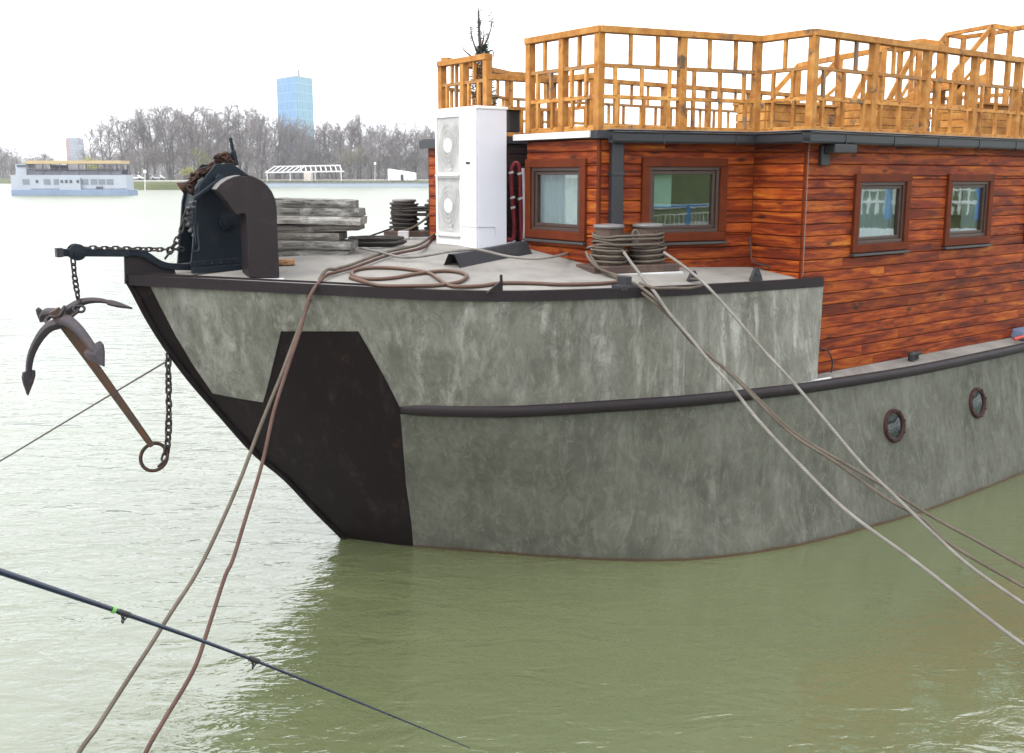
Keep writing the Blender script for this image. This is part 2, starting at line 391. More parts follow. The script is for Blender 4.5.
def water_mat():
    t = NT('green_river_water'); c = t.coord('Object')
    big = t.noise(t.coord('Object', (.10,.16,1)), 1, 3, .5)
    col = t.ramp(big, [(.3, (.090,.104,.050)), (.7, (.106,.121,.060))])
    r1 = t.noise(t.coord('Object', (1.1, 2.3, 1)), 1.5, 3, .55, .8)
    r2 = t.noise(t.coord('Object', (3.5, 7.0, 1)), 1.6, 3, .6, .5)
    r3 = t.noise(t.coord('Object', (.35, .8, 1)), 1.0, 2, .5, .4)
    geo = t.add('ShaderNodeNewGeometry'); sp = t.add('ShaderNodeSeparateXYZ'); t.l.new(geo.outputs['Position'], sp.inputs[0])
    calm = t.step(sp.outputs[0], 3.5, -1.5)                 # smoother in the lee of the boat
    far = t.step(sp.outputs[1], 60, 8)
    h = t.math('ADD', t.math('ADD', t.math('MULTIPLY', r1, .55), t.math('MULTIPLY', r2, .17)), t.math('MULTIPLY', r3, 1.0))
    amp = t.math('MULTIPLY', t.math('ADD', t.math('MULTIPLY', calm, .68), .32), t.math('ADD', t.math('MULTIPLY', far, .75), .25))
    h = t.math('MULTIPLY', h, amp)
    t.b.inputs['IOR'].default_value = 2.25
    rg = t.math('ADD', t.math('MULTIPLY', t.step(sp.outputs[1], 12, 90), .30), .045)
    return t.done(col, rg, t.bump(h, 1.0, .062))
M['water'] = water_mat()
def ground(name, a, b, scale, rough=.95, bump=.4):
    t = NT(name); c = t.coord('Object'); n = t.noise(c, scale, 8, .7); n2 = t.noise(c, scale*12, 4, .7)
    return t.done(t.mix(t.step(n2, .4, .7), t.ramp(n, [(.35, a), (.65, b)]), tuple(x*.7 for x in a)), rough, t.bump(n2, bump, .05), spec=.1)
M['grass'] = ground('winter_grass', (.085,.098,.042), (.125,.135,.065), .12)
M['soil'] = ground('bank_soil', (.20,.185,.15), (.30,.28,.23), .2)
M['concrete'] = ground('quay_concrete', (.30,.29,.27), (.38,.37,.35), .8)
M['pave'] = ground('promenade_stone', (.36,.35,.33), (.44,.43,.40), .2)

# ------------------------------------------------------------------ setting: water, far bank, near bank
w = MB()
w.face([(-2500,-60,0),(2500,-60,0),(2500,1500,0),(-2500,1500,0)])
tag(w.build('water', M['water']), kind='structure')
b = MB()
bed = [(-2500,1400),(-900,900),(-330,560),(-170,420),(-130,300),(-108,262),(-86,262),(-85,331),(-30,332),(40,333),(200,360),(600,480),(2500,900)]
rows = [[(x, y, -.5) for x, y in bed], [(x, y+4, 1.2) for x, y in bed], [(x, y+12, 2.0) for x, y in bed], [(x, y+900, 3.0) for x, y in bed], [(x, y+1300, 3.1) for x, y in bed]]
b.grid(rows); tag(b.build('far_bank', M['grass'], smooth=180), kind='structure')
b = MB(); b.grid([[(x, y+14, 2.35) for x, y in bed[4:]], [(x, y+19, 2.45) for x, y in bed[4:]]]); b.grid([[(x, y+14, 1.6) for x, y in bed[4:]], [(x, y+14, 2.35) for x, y in bed[4:]]])
tag(b.build('promenade', M['pave']), kind='structure')
q = MB()
q.hexa([(-30,-6,-1),(60,-6,-1),(60,1.0,-1),(-30,1.0,-1),(-30,-6,1.95),(60,-6,1.95),(60,1.0,1.95),(-30,1.0,1.95)])
tag(q.build('quay', M['concrete'], bevel=.03), kind='structure')
g = MB()
unseen_strip = [(-60,-6,0,-1),(-20,-6,0,-1),(10,-6,0,-1),(28,-4,.5,-.8),(37,6,1,-.2),(40,25,1,0),(42,60,1,0),(44,110,1,0)]
prof = [(0,1.4),(.3,2.0),(4,2.5),(9,4.6),(16,6.4),(40,7.2)]
g.grid([[(x+nx*d, y+ny*d, z) for d, z in prof] for x, y, nx, ny in unseen_strip])
tag(g.build('grass_bank', M['grass'], smooth=180), kind='structure')

# ------------------------------------------------------------------ thin river haze
hz = bpy.data.materials.new('river_haze'); hz.use_nodes = True; hn = hz.node_tree.nodes
hn.remove(hn['Principled BSDF']); pv = hn.new('ShaderNodeVolumePrincipled'); pv.inputs['Color'].default_value = (.93,.95,1,1); pv.inputs['Density'].default_value = .00028; pv.inputs['Anisotropy'].default_value = .2
hz.node_tree.links.new(pv.outputs[0], hn['Material Output'].inputs['Volume'])
m = MB(); m.box((0, 1380, 49), (5200, 2920, 102)); tag(m.build('haze', hz), kind='stuff')

# ------------------------------------------------------------------ the houseboat
boat = empty('houseboat', L(0,0,0), 'big grey rendered houseboat with a dark bow and orange plank deckhouse, moored in front', 'houseboat', rz=TH)
def bp(P): return loc(P)                                    # world -> boat frame
ZL, AE, AS = 1.52, 6.02, 15.6
def aend(z): return 5.80+.22*min(1, max(0, (z-1.55)/1.02))   # the step aft of the raised bow leans aft a little
hb = MB()
zs_low = [-.7,-.35,0,.25,.5,.75,1.0,1.25,ZL]
def stem_rows(zs, aend, ncol, zfun=None):
    out = []
    for z in zs:
        out.append([])
        for k in range(ncol+1):
            s = (k/ncol)**1.7
            a0 = A0(z); out[-1].append((a0+(aend-a0)*s, z))
    return out
for side in (-1, 1):
    rows = [[(a, side*NB(a, z), z) for a, z in r] for r in stem_rows(zs_low, AS, 60)]
    hb.grid(rows if side < 0 else [r[::-1] for r in rows])
    up = []
    for k in range(13):
        fz = k/12; r = []
        for j in range(49):
            s = (j/48)**1.6
            z = ZL+fz*(2.6-ZL); a = A0(z)+(aend(z)-A0(z))*s; zt = edgez(a, side)
            z = ZL+fz*(zt-ZL); a = A0(z)+(aend(z)-A0(z))*s
            r.append((a, side*NB(a, z), z))
        up.append(r)
    hb.grid(up if side < 0 else [r[::-1] for r in up])
    hb.grid([[(AS, side*NB(AS, z), z) for z in zs_low], [(AS+.1, 0, z) for z in zs_low]])
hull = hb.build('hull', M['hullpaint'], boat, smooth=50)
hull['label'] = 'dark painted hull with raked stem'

def skin_patch(poly, name, mat, off=.018, step=.09, side=-1):
    pts = []
    n = len(poly)
    for i in range(n):
        p, q = V(poly[i]), V(poly[(i+1) % n]); m = max(1, int((q-p).length/step))
        for k in range(m): pts.append(p.lerp(q, k/m))
    nb = len(pts); edges = [(i, (i+1) % nb) for i in range(nb)]
    xs = [p.x for p in pts]; zs = [p.y for p in pts]
    x = min(xs)+step/2
    while x < max(xs):
        z = min(zs)+step/2
        while z < max(zs):
            c = False; j = nb-1
            for i in range(nb):
                if (pts[i].y > z) != (pts[j].y > z) and x < (pts[j].x-pts[i].x)*(z-pts[i].y)/(pts[j].y-pts[i].y)+pts[i].x: c = not c
                j = i
            if c and min((V((x, z))-p).length for p in pts) > step*.45: pts.append(V((x, z)))
            z += step
        x += step if x < 6.5 else step*2.5
    vs, es, fs, *_ = geometry.delaunay_2d_cdt(pts, edges, [], 1, 1e-5)
    mb = MB(); zt = lambda p: p.y
    def P(p, o): return V((p.x, side*(NB(p.x, p.y)+o), p.y))
    mb.v = [P(p, off) for p in vs]; mb.f = [list(f) for f in fs]; base = len(mb.v)
    cnt = {}
    for f in fs:
        for i in range(len(f)):
            e = (f[i], f[(i+1) % len(f)]); cnt[tuple(sorted(e))] = cnt.get(tuple(sorted(e)), [])+[e]
    inner = {}
    for k, e in cnt.items():
        if len(e) == 1:
            i, j = e[0]
            for t in (i, j):
                if t not in inner: inner[t] = len(mb.v); mb.v.append(P(vs[t], -.02))
            mb.f.append([j, i, inner[i], inner[j]])
    return mb.build(name, mat, boat, smooth=40)
ZR = 1.575
up_l = [(.149,2.70),(.232,2.501),(.348,2.237),(.495,1.953),(.661,1.675),(.836,1.631),(1.01,1.597),(1.022,1.967),(1.039,2.287),(1.29,2.291),(1.549,2.296),(1.676,2.075),(1.823,1.817),(1.954,ZR)]
up_b = [(2.4,ZR),(3.2,ZR),(4.2,ZR),(5.2,ZR),(aend(ZR)-.002,ZR)]
up_t = [(a, ZD(a)-.035) for a in (AE-.002,5.4,4.5,3.5,2.5,1.9,1.3,.9,.5,.3)]
skin_patch(up_l+up_b+up_t, 'render_coat', M['plaster_up'])['label'] = 'light streaked render on the raised bow'
low = [(1.975,1.50),(1.99,1.44),(2.089,1.021),(2.226,.565),(2.388,.03),(2.47,-.3),(4,-.3),(8,-.3),(AS-.05,-.3),(AS-.05,1.48),(8,1.48),(4,1.50)]
skin_patch(low, 'render_coat', M['plaster_low'], step=.12)['label'] = 'greenish grey render below the rubbing rail'

# decks
d = MB(); rows = []
for k in range(41):
    s = (k/40)**1.3; a = .01+(AE-.01)*s; n = NB(a, ZD(a)); r = []
    for j in range(33):
        y = -n+2*n*j/32; r.append((a, y, deckz(a, y) if 0 < j < 32 else edgez(a, -1 if j == 0 else 1)))
    rows.append(r)
d.grid(rows); d.build('foredeck', M['deck'], boat, smooth=60)
d = MB(); zr = ZL+.06
ndk = [5.7+ (AS-5.7)*k/24 for k in range(25)]
for sd_ in (-1, 1):
    d.grid([[(a, sd_*(NB(a, ZL)+.035), ZL+.018) for a in ndk], [(a, sd_*2.47, zr+.015) for a in ndk], [(a, sd_*1.9, zr+.015) for a in ndk]])
d.build('side_deck', M['deck'], boat, smooth=60)
# the raised bow ends in a flat rendered return
e = MB(); n = NB(AE, 2.57)
a1_ = aend(ZR)
e.hexa([(a1_-.002, -NB(a1_, ZR)-.016, ZR-.06), (a1_-.002, -2.40, ZR-.06), (a1_+.05, -2.40, ZR-.06), (a1_+.05, -NB(a1_, ZR)-.016, ZR-.06), (AE-.002, -n-.016, ZD(AE)-.002), (AE-.002, -2.40, ZD(AE)+.006), (AE+.045, -2.40, ZD(AE)+.006), (AE+.045, -n-.016, ZD(AE)-.002)])
e.build('bow_return', M['plaster_up'], boat, bevel=.008)
# pale grout ledge above the rubbing rail
e = MB(); aa = [1.97+(AE+.05-1.97)*k/40 for k in range(41)]
e.grid([[(a, -NB(a, ZR)-.030*max(0, min(1, (a-2.3)/.9)), ZR-.05) for a in aa], [(a, -NB(a, ZR)-.026*max(0, min(1, (a-2.3)/.9)), ZR-.004) for a in aa], [(a, -NB(a, ZR+.03)-.015, ZR+.026) for a in aa]])
e.build('mortar_ledge', M['plinth'], boat, smooth=60)
# gunwale: a steel band round the deck edge
gw = MB()
def band(aa, side, out, inn, zb, zt):
    prof = [(out, zb), (out, zt), (inn, zt), (inn, zb)]; rows = []
    for a in aa:
        z = edgez(a, side); n = NB(a, z); rows.append([(a, side*(n+o), z+dz) for o, dz in prof])
    gw.grid(rows, True); gw.face(rows[-1])
ag = [.0+(AE+.012)*(k/60)**1.5 for k in range(61)]
for side in (-1, 1): band(ag, side, .035, -.035, -.062, .026)
gw.build('gunwale', M['steel'], boat, smooth=40)
gw = MB()
for side in (-1, 1): band([.12+1.75*k/30 for k in range(31)], side, -.075, -.10, -.01, .045)
gw.build('toe_plate', M['steel'], boat, smooth=40)
e = MB(); e.prism([(-.022,-.012,2.70),(-.012,-.012,2.985),(.06,-.012,2.975),(.40,-.012,2.80),(.42,-.012,2.72)], (0,.024,0))
e.build('stem_plate', M['steel'], boat)
e = MB(); sp_ = [(A0(z)-.012, 0, z) for z in [2.74-.1*k for k in range(33)]]
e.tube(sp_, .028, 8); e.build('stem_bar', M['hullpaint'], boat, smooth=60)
# rubbing rail: a half round steel fender
e = MB(); railz = pch([0, 3, 5.5, 8, 16], [1.553, 1.553, 1.535, 1.50, 1.50])
ra = [1.96, 2.0, 2.08, 2.2] + [2.2+(AS-2.2)*k/60 for k in range(1, 61)]
rl = []
for i, a in enumerate(ra):
    r = .056*min(1, .55+.25*i); n = NB(a, 1.56)+.006
    rl.append([(a, -(n+.012+r*math.sin(t)*.95), railz(a)+r*math.cos(t)) for t in [math.pi*k/10 for k in range(-1, 12)]])
e.grid(rl); e.face(rl[0]); e.build('rubbing_rail', M['steel'], boat, smooth=60)
e = MB(); e.grid([[(p[0], -p[1], p[2]) for p in r] for r in rl]); e.build('rubbing_rail', M['steel'], boat, smooth=60)
# portholes
def porthole(a, z, dy):
    n = NB(a, z); t = V((1, -(NB(a+.1, z)-NB(a-.1, z))/.2, 0)).normalized(); sl = (NB(a, z+.1)-NB(a, z-.1))/.2
    up_ = V((0, -sl, 1)).normalized(); ax = t.cross(up_).normalized()
    if ax.y > 0: ax = -ax
    c = V((a, -n-.014, z))
    m = MB(); m.lathe([(.178,-.02),(.182,.018),(.174,.032),(.156,.036),(.138,.030),(.131,.012),(.131,-.02)], c, ax, 40)
    p = m.build('porthole', M['port'], boat, smooth=40)
    for k in range(8):
        m = MB(); an = k*math.pi/4+.2; m.lathe([(.011,0),(.011,.012),(0,.014)], c+(t*math.cos(an)+up_*math.sin(an))*.165+ax*.032, ax, 6)
        m.build('bolt', M['port'], p)
    m = MB(); m.lathe([(.132,.014),(.06,.019),(0,.020)], c, ax, 40); m.build('pane', M['portglass'], p, smooth=40)
    m = MB(); m.lathe([(.132,.007),(.06,.007),(0,.007)], c, ax, 32); m.build('deadlight', M['black'], p)
porthole(7.02, .975, 0); porthole(8.73, .987, 0); porthole(10.9, .99, 0)

# ------------------------------------------------------------------ deckhouse
A_, B0, B1, C1 = 4.05, V((4.06,-1.42)), V((5.80,-1.845)), V((5.80,-2.48))
ZT = 3.95
def wall_boards(name, P, Q, z0, z1, holes=(), mat='boards', pitch=.1185, th=.03, seed=0, joints=2.4):
    rnd = random.Random(seed); P, Q = V((P[0], P[1], 0)), V((Q[0], Q[1], 0)); ln = (Q-P).length; t = (Q-P)/ln; nn = V((t.y, -t.x, 0))
    mb = MB(); z = z1
    def strip(s0, s1, za, zb, uo, vo):
        if s1-s0 < .01 or zb-za < .006: return
        g_ = .006; b_ = .008
        za += g_; 
        o = lambda s, z_, d: P+t*s+V((0,0,z_))+nn*d
        secs = [(za, 0), (za, th-b_), (za+b_, th), (zb-b_, th), (zb, th-b_), (zb, 0)]
        rows = [[o(s0, zz, dd) for zz, dd in secs], [o(s1, zz, dd) for zz, dd in secs]]
        mb.grid(rows, uv=lambda a, b: ((s1 if a else s0)+uo, secs[min(b, 5)][0]+vo))
        mb.face(rows[0]); mb.face(rows[1])
    while z > z0+.01:
        za = max(z-pitch, z0); uo = rnd.uniform(0, 40); vo = rnd.uniform(0, 9)
        cuts = [(0, ln)]
        brk = {za, z}
        for h in holes:
            for e_ in (h[2], h[3]):
                if za < e_ < z: brk.add(e_)
        brk = sorted(brk)
        for i in range(len(brk)-1):
            lo, hi = brk[i], brk[i+1]; segs = [(0, ln)]
            for h in holes:
                if lo < h[3]-1e-6 and hi > h[2]+1e-6:
                    ns = []
                    for s0, s1 in segs:
                        if h[0] > s0: ns.append((s0, min(s1, h[0])))
                        if h[1] < s1: ns.append((max(s0, h[1]), s1))
                    segs = [x for x in ns if x[1]-x[0] > 1e-4]
            for s0, s1 in segs:
                s = s0; j = rnd.uniform(.6, joints)+s0
                while s < s1-1e-4:
                    e2 = s1 if j > s1-.3 else j
                    strip(s, e2-(.002 if e2 < s1 else 0), lo, hi, uo+7*s*0, vo); s = e2; j += rnd.uniform(joints*.7, joints*1.5)
                    uo += 3.3
        z = za
    # backing sheet, with the same openings
    zb_ = sorted({z0, z1} | {h[2] for h in holes} | {h[3] for h in holes})
    for i in range(len(zb_)-1):
        segs = [(0, ln)]
        for h in holes:
            if zb_[i] < h[3]-1e-6 and zb_[i+1] > h[2]+1e-6:
                segs = [x for s0, s1 in segs for x in ((s0, min(s1, h[0])), (max(s0, h[1]), s1)) if x[1]-x[0] > 1e-4]
        for s0, s1 in segs:
            mb.face([P+t*s0+V((0,0,zb_[i]))+nn*.004, P+t*s1+V((0,0,zb_[i]))+nn*.004, P+t*s1+V((0,0,zb_[i+1]))+nn*.004, P+t*s0+V((0,0,zb_[i+1]))+nn*.004], [(0,0)]*4)
    return mb.build(name, M[mat], boat)
def window(P, Q, s0, s1, z0, z1, tr=.085, inner='curtain', seed=0, sill=True):
    """opening outer trim s0..s1, z0..z1 on wall P->Q"""
    P, Q = V((P[0], P[1], 0)), V((Q[0], Q[1], 0)); t = (Q-P).normalized(); nn = V((t.y, -t.x, 0))
    o = lambda s, z, d: P+t*s+V((0,0,z))+nn*d
    def frame(mb, a, b, c, e, wd, d0, d1):
        for (x0, x1, y0, y1) in ((a, b, e-wd, e), (a, b, c, c+wd), (a, a+wd, c+wd, e-wd), (b-wd, b, c+wd, e-wd)):
            mb.hexa([o(x0,y0,d0), o(x1,y0,d0), o(x1,y0,d1), o(x0,y0,d1), o(x0,y1,d0), o(x1,y1,d0), o(x1,y1,d1), o(x0,y1,d1)])
    m = MB(); frame(m, s0, s1, z0, z1, tr, -.05, .062); fr = m.build('window', M['trim'], boat, bevel=.006)
    m = MB(); a, b, c, e = s0+tr-.002, s1-tr+.002, z0+tr-.002, z1-tr+.002
    frame(m, a, b, c, e, .038, -.045, .040); m.build('frame', M['sash'], fr, bevel=.005)
    m = MB(); a, b, c, e = a+.040, b-.040, c+.040, e-.040
    frame(m, a, b, c, e, .035, -.03, .022); m.build('sash', M['sash'], fr, bevel=.005)
    a, b, c, e = a+.033, b-.033, c+.033, e-.033
    m = MB(); m.hexa([o(a,c,-.008), o(b,c,-.008), o(b,c,0), o(a,c,0), o(a,e,-.008), o(b,e,-.008), o(b,e,0), o(a,e,0)]); m.build('pane', M['glass'], fr)
    m = MB()
    if sill:
        m.hexa([o(s0-.01,z0-.03,.0), o(s1+.01,z0-.03,.0), o(s1+.01,z0-.035,.085), o(s0-.01,z0-.035,.085), o(s0-.01,z0-.002,.0), o(s1+.01,z0-.002,.0), o(s1+.01,z0-.012,.085), o(s0-.01,z0-.012,.085)])
        m.build('sill', M['sash_dark'], fr, bevel=.004)
    m = MB(); wv = []
    c0, c1 = {'curtain': (a-.10*(b-a), b+.05), 'mint': (a-.03, a+.36*(b-a)), 'half': (a+.55*(b-a), b+.05), 'none': (a, a)}[inner]
    if c1 > c0:
        nS = 40
        amp = .015 if inner != 'mint' else 0
        zlo = c-.1 if inner != 'mint' else c+.36*(e-c)
        m.grid([[o(c0+(c1-c0)*k/nS, zz, -.055+amp*math.sin(k*1.1+seed)) for k in range(nS+1)] for zz in (zlo, e+.05)])
        m.build('curtain' if inner != 'mint' else 'mint_panel', M['curtain' if inner != 'mint' else 'mint'], fr, smooth=180)  # the mint piece is a flat panel behind part of the pane
    return fr
# wall A (front starboard), B, C, D and their port-side mirrors
yA0, yA1 = -.33, -1.42
hA = (.03, .99, 2.965, 3.77)
wall_boards('front_wall', (A_, yA0), (A_, yA1), 2.52, ZT, [(.10, .88, 3.03, 3.70)], seed=1)
window((A_, yA0), (A_, yA1), .00, .955, 2.965, 3.77, inner='curtain', seed=1)
lB = (B1-B0).length
wall_boards('side_wall', B0, B1, 2.50, ZT, [(.50, 1.36, 3.02, 3.71)], seed=2)
window(B0, B1, .44, 1.43, 2.955, 3.775, inner='mint', seed=2)
wall_boards('return_wall', B1, C1, 2.50, ZT, seed=3)
D1 = V((15.0, -2.48))
hs = [6.565-5.80, 7.57-5.80], [8.31-5.80, 9.30-5.80], [10.15-5.8, 11.15-5.8], [12.0-5.8, 13.0-5.8]
wall_boards('side_wall', C1, D1, 1.56, ZT, [(x0+.06, x1-.06, 2.87, 3.56) for x0, x1 in hs], seed=4, joints=2.0)
for i, (x0, x1) in enumerate(hs): window(C1, D1, x0, x1, 2.812, 3.622, inner='half' if i else 'curtain', seed=3+i)
wall_boards('front_wall', (A_, 1.585), (A_, -yA0), 2.52, ZT, seed=5)
wall_boards('side_wall', (B1[0], -B1[1]), (B0[0], 1.585), 2.52, ZT, seed=6)
wall_boards('return_wall', (C1[0], -C1[1]), (B1[0], -B1[1]), 2.52, ZT, seed=7)
wall_boards('side_wall', (D1[0], -D1[1]), (C1[0], -C1[1]), 1.56, ZT, seed=8)
wall_boards('stern_wall', (D1[0], D1[1]), (D1[0], -D1[1]), 1.56, ZT, seed=9)
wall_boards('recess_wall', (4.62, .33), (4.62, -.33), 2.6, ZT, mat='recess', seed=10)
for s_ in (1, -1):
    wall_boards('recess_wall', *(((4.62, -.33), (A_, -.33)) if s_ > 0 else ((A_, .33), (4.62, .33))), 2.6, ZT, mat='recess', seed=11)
# corner boards, floor and ceiling of the room
for x, y in ((A_-.012, -1.435), (B1[0]-.02, B1[1]-.012), (A_-.012, 1.59)):
    m = MB(); m.box((x, y, (2.52+ZT)/2), (.034, .034, ZT-2.52)); m.build('corner_board', M['trim'], boat, bevel=.006)
m = MB(); m.tube([(5.79,-2.518,2.62),(5.79,-2.518,3.94)], .0045, 6); m.build('corner_cable', M['bitt_cap'], boat)
for zz, nm in ((2.35, 'cabin_floor'),):
    m = MB(); m.prism([(4.66,.3,zz),(4.66,-.3,zz),(4.1,-.36,zz),(4.1,-1.39,zz),(5.84,-1.80,zz),(5.84,-2.44,zz),(14.9,-2.44,zz),(14.9,2.44,zz),(5.84,2.44,zz),(4.1,1.39,zz),(4.1,.36,zz)], (0,0,.02)); m.build(nm, M['inside'], boat)
m = MB(); m.box((5.9, 0, 3.1), (.04, 3.4, 1.4)); m.build('cabin_partition', M['inside'], boat)
# roof and its edges
OV = .09
RP = [(4.60,.24),(4.60,-.24),(A_-OV,-.24),(A_-OV,-1.42-OV*.8),(4.06,-1.42-OV*1.25),(5.80-OV,-1.845-OV),(5.80-OV,-2.48-OV),(15.05,-2.48-OV),(15.05,2.48+OV),(5.80-OV,2.48+OV),(5.80-OV,1.845+OV),(4.06,1.58+OV*1.25),(A_-OV,1.58+OV*.8),(A_-OV,.24)]
m = MB(); m.prism([(x, y, ZT+.004) for x, y in RP], (0,0,.075)); roof = m.build('roof', M['grey_steel'], boat)
def edge_strip(name, P, Q, zb, zt, d0, d1, mat, par=None, bev=.004):
    P, Q = V((P[0], P[1], 0)), V((Q[0], Q[1], 0)); t = (Q-P).normalized(); nn = V((t.y, -t.x, 0)); m = MB()
    m.hexa([P+nn*d0+V((0,0,zb)), Q+nn*d0+V((0,0,zb)), Q+nn*d1+V((0,0,zb)), P+nn*d1+V((0,0,zb)), P+nn*d0+V((0,0,zt)), Q+nn*d0+V((0,0,zt)), Q+nn*d1+V((0,0,zt)), P+nn*d1+V((0,0,zt))])
    return m.build(name, M[mat], par or roof, bevel=bev)
edge_strip('fascia', (A_-OV, -.20), (A_-OV, -1.40), ZT+.012, ZT+.074, .002, .03, 'white_trim')
edge_strip('fascia', (A_-OV, 1.66), (A_-OV, .20), ZT-.03, ZT+.070, .002, .03, 'gutter')
def gutter(P, Q, e0=0, e1=0):
    P, Q = V((P[0], P[1], 0)), V((Q[0], Q[1], 0)); t = (Q-P).normalized(); P = P-t*e0; Q = Q+t*e1; nn = V((t.y, -t.x, 0)); m = MB()
    prof = [(.0,ZT+.07),(.0,ZT-.035),(.085,ZT-.04),(.10,ZT-.02),(.10,ZT+.045),(.115,ZT+.062),(.103,ZT+.068),(.09,ZT+.05),(.088,ZT-.02),(.012,ZT-.018)]
    rows = [[X+nn*d_+V((0,0,z_)) for d_, z_ in prof] for X in (P, Q)]
    m.grid(rows, True); m.face(rows[0]); m.face(rows[1])
    ln = (Q-P).length; s = .55
    while s < ln-.1:
        c = P+t*s; m.hexa([c+nn*.09+V((0,0,ZT-.045)), c+t*.012+nn*.09+V((0,0,ZT-.045)), c+t*.012+nn*.105+V((0,0,ZT-.045)), c+nn*.105+V((0,0,ZT-.045)), c+nn*.09+V((0,0,ZT+.06)), c+t*.012+nn*.09+V((0,0,ZT+.06)), c+t*.012+nn*.105+V((0,0,ZT+.06)), c+nn*.105+V((0,0,ZT+.06))]); s += .83
    m.build('gutter', M['gutter'], roof)
    edge_strip('drip_edge', P, Q, ZT+.079, ZT+.089, -.03, .05, 'bitt_cap')
Pg = lambda i: V(RP[i])
gutter(Pg(4), Pg(5), .0, -.0); gutter(Pg(5), Pg(6)); gutter(Pg(6), Pg(7), .10)
# downpipe
t_ = (B1-B0).normalized(); nB = V((t_.y, -t_.x)); c = B0+t_*.14+nB*.075
m = MB(); m.box((c.x, c.y, (2.72+3.93)/2), (.125, .085, 1.21), Matrix.Rotation(math.atan2(t_.y, t_.x), 4, 'Z')); dp = m.build('downpipe', M['gutter'], roof, bevel=.012)
m = MB(); m.box((c.x, c.y, 3.62), (.14, .10, .035), Matrix.Rotation(math.atan2(t_.y, t_.x), 4, 'Z')); m.build('pipe_clip', M['gutter'], roof, bevel=.004)
# floodlight under the gutter at the corner
m = MB(); m.box((6.02,-2.53,3.80), (.13,.05,.20)); m.box((6.17,-2.60,3.865), (.36,.15,.085)); m.build('floodlight', M['black'], boat, bevel=.01)

# railing on the roof: posts as sub-parts, rails and balusters one panel each
ZB = ZT+.085
def railing(P, Q, nb, rows=3, ztop=4.99, post0=True, post1=True, seed=0, third=(.16,.5,.84)):
    rnd = random.Random(seed)
    P, Q = V((P[0], P[1], 0)), V((Q[0], Q[1], 0)); t = (Q-P).normalized(); ln = (Q-P).length; nn = V((t.y, -t.x, 0)); o = lambda s, z, d=0: P+t*s+V((0,0,z))+nn*d
    m = MB(); up_ = V((0,0,1))
    hts = [ZB+.02] + ([4.345, 4.633, ztop-.03] if rows == 3 else [4.345, ztop-.03])
    m.bar(o(-.04, hts[-1]), o(ln+.04, hts[-1]), .10, .062)
    for i, z in enumerate(hts[:-1]): m.bar(o(0, z), o(ln, z), .042, .037 if i else .05)
    bl = ln/nb
    for r in range(len(hts)-1):
        for k in range(nb):
            fr = {0: third, 1: (.15,.49,.83), 2: (.34,.68)}[r if rows == 3 else r+1]
            if bl < .66: fr = {0: (.3,.72), 1: (.28,.68), 2: (.5,)}[r]
            for f in fr:
                s = (k+f+rnd.uniform(-.015,.015))*bl
                m.bar(o(s, hts[r]+.012, .012), o(s, hts[r+1]-.012, .010), .034, .036, nn)
    pn = m.build('roof_railing', M['rail'], boat, bevel=.004)
    for k in range(nb+1):
        if (k == 0 and not post0) or (k == nb and not post1): continue
        m = MB(); m.bar(o(k*bl, ZB-.02, -.004), o(k*bl, ztop-.055, -.004), .076, .080, nn); m.build('post', M['rail'], pn, bevel=.005)
    return pn
railing((A_, -.335), (A_, -1.40), 2, seed=1)
railing((A_+.02, -1.42), (5.79, -1.84), 2, post0=False, seed=2)
railing((5.84, -1.86), (5.84, -2.45), 1, post0=False, post1=False, seed=3)
railing((5.85, -2.48), (14.7, -2.48), 9, seed=4)
railing((A_+.02, 1.36), (A_+.02, .455), 2, seed=5, ztop=4.91)
railing((4.10, .455), (4.95, .42), 1, rows=2, ztop=4.70, post0=False, seed=6)
railing((4.95, .42), (4.95, -.31), 1, rows=2, ztop=4.70, post0=True, seed=7)
railing((14.7, 2.45), (5.85, 2.45), 9, seed=8, post1=False)
railing((5.84, 2.45), (4.30, 1.62), 2, seed=9, post1=False)
railing((14.7, -2.48), (14.7, 2.45), 4, seed=10, post0=False, post1=False)

# timber furniture and stair on the roof
def slat_box(name, label, cat, P, Q, depth, z0, z1, n, group=None):
    P, Q = V((P[0], P[1], 0)), V((Q[0], Q[1], 0)); t = (Q-P).normalized(); nn = V((t.y, -t.x, 0)); wP = L(*((P+Q)/2+nn*-depth/2+V((0,0,z0))))
    root = empty(name, wP, label, cat, group)
    sl = MB(); fr = MB(); h = (z1-z0)/n
    W = lambda s, d, z: L(*(P+t*s-nn*d+V((0,0,z))))
    ln = (Q-P).length
    for k in range(n):
        z = z0+h*(k+.5)
        for d_ in (0, depth): sl.bar(W(0,d_,z), W(ln,d_,z), .025, h*.88)
        for s_ in (0, ln): sl.bar(W(s_,0.02,z), W(s_,depth-.02,z), .025, h*.88)
    for s_ in (.03, ln-.03):
        for d_ in (.03, depth-.03): fr.bar(W(s_,d_,z0-.02), W(s_,d_,z1), .06, .06, V((0,1,0)))
    fr.bar(W(-.02,-.01,z1+.01), W(ln+.02,-.01,z1+.01), .09, .03); fr.bar(W(-.02,depth+.01,z1+.01), W(ln+.02,depth+.01,z1+.01), .09, .03)
    sl.build('slats', M['rail'], root, wP, bevel=.003); fr.build('frame', M['rail'], root, wP, bevel=.003)
    return root
slat_box('planter_box', 'low orange slatted timber box on the roof just aft of the railing corner', 'planter', (7.0,-1.0), (8.3,-1.0), .45, ZB, 4.43, 4)
slat_box('planter_box', 'taller orange slatted timber box on the roof in the middle of the long railing', 'planter', (8.7,-1.3), (9.9,-1.3), .5, ZB, 4.50, 5)
slat_box('bench_back', 'long orange boarded bench back on the roof at the right edge of the photo', 'bench', (10.3,-1.7), (12.6,-1.7), .5, ZB, 4.52, 5)
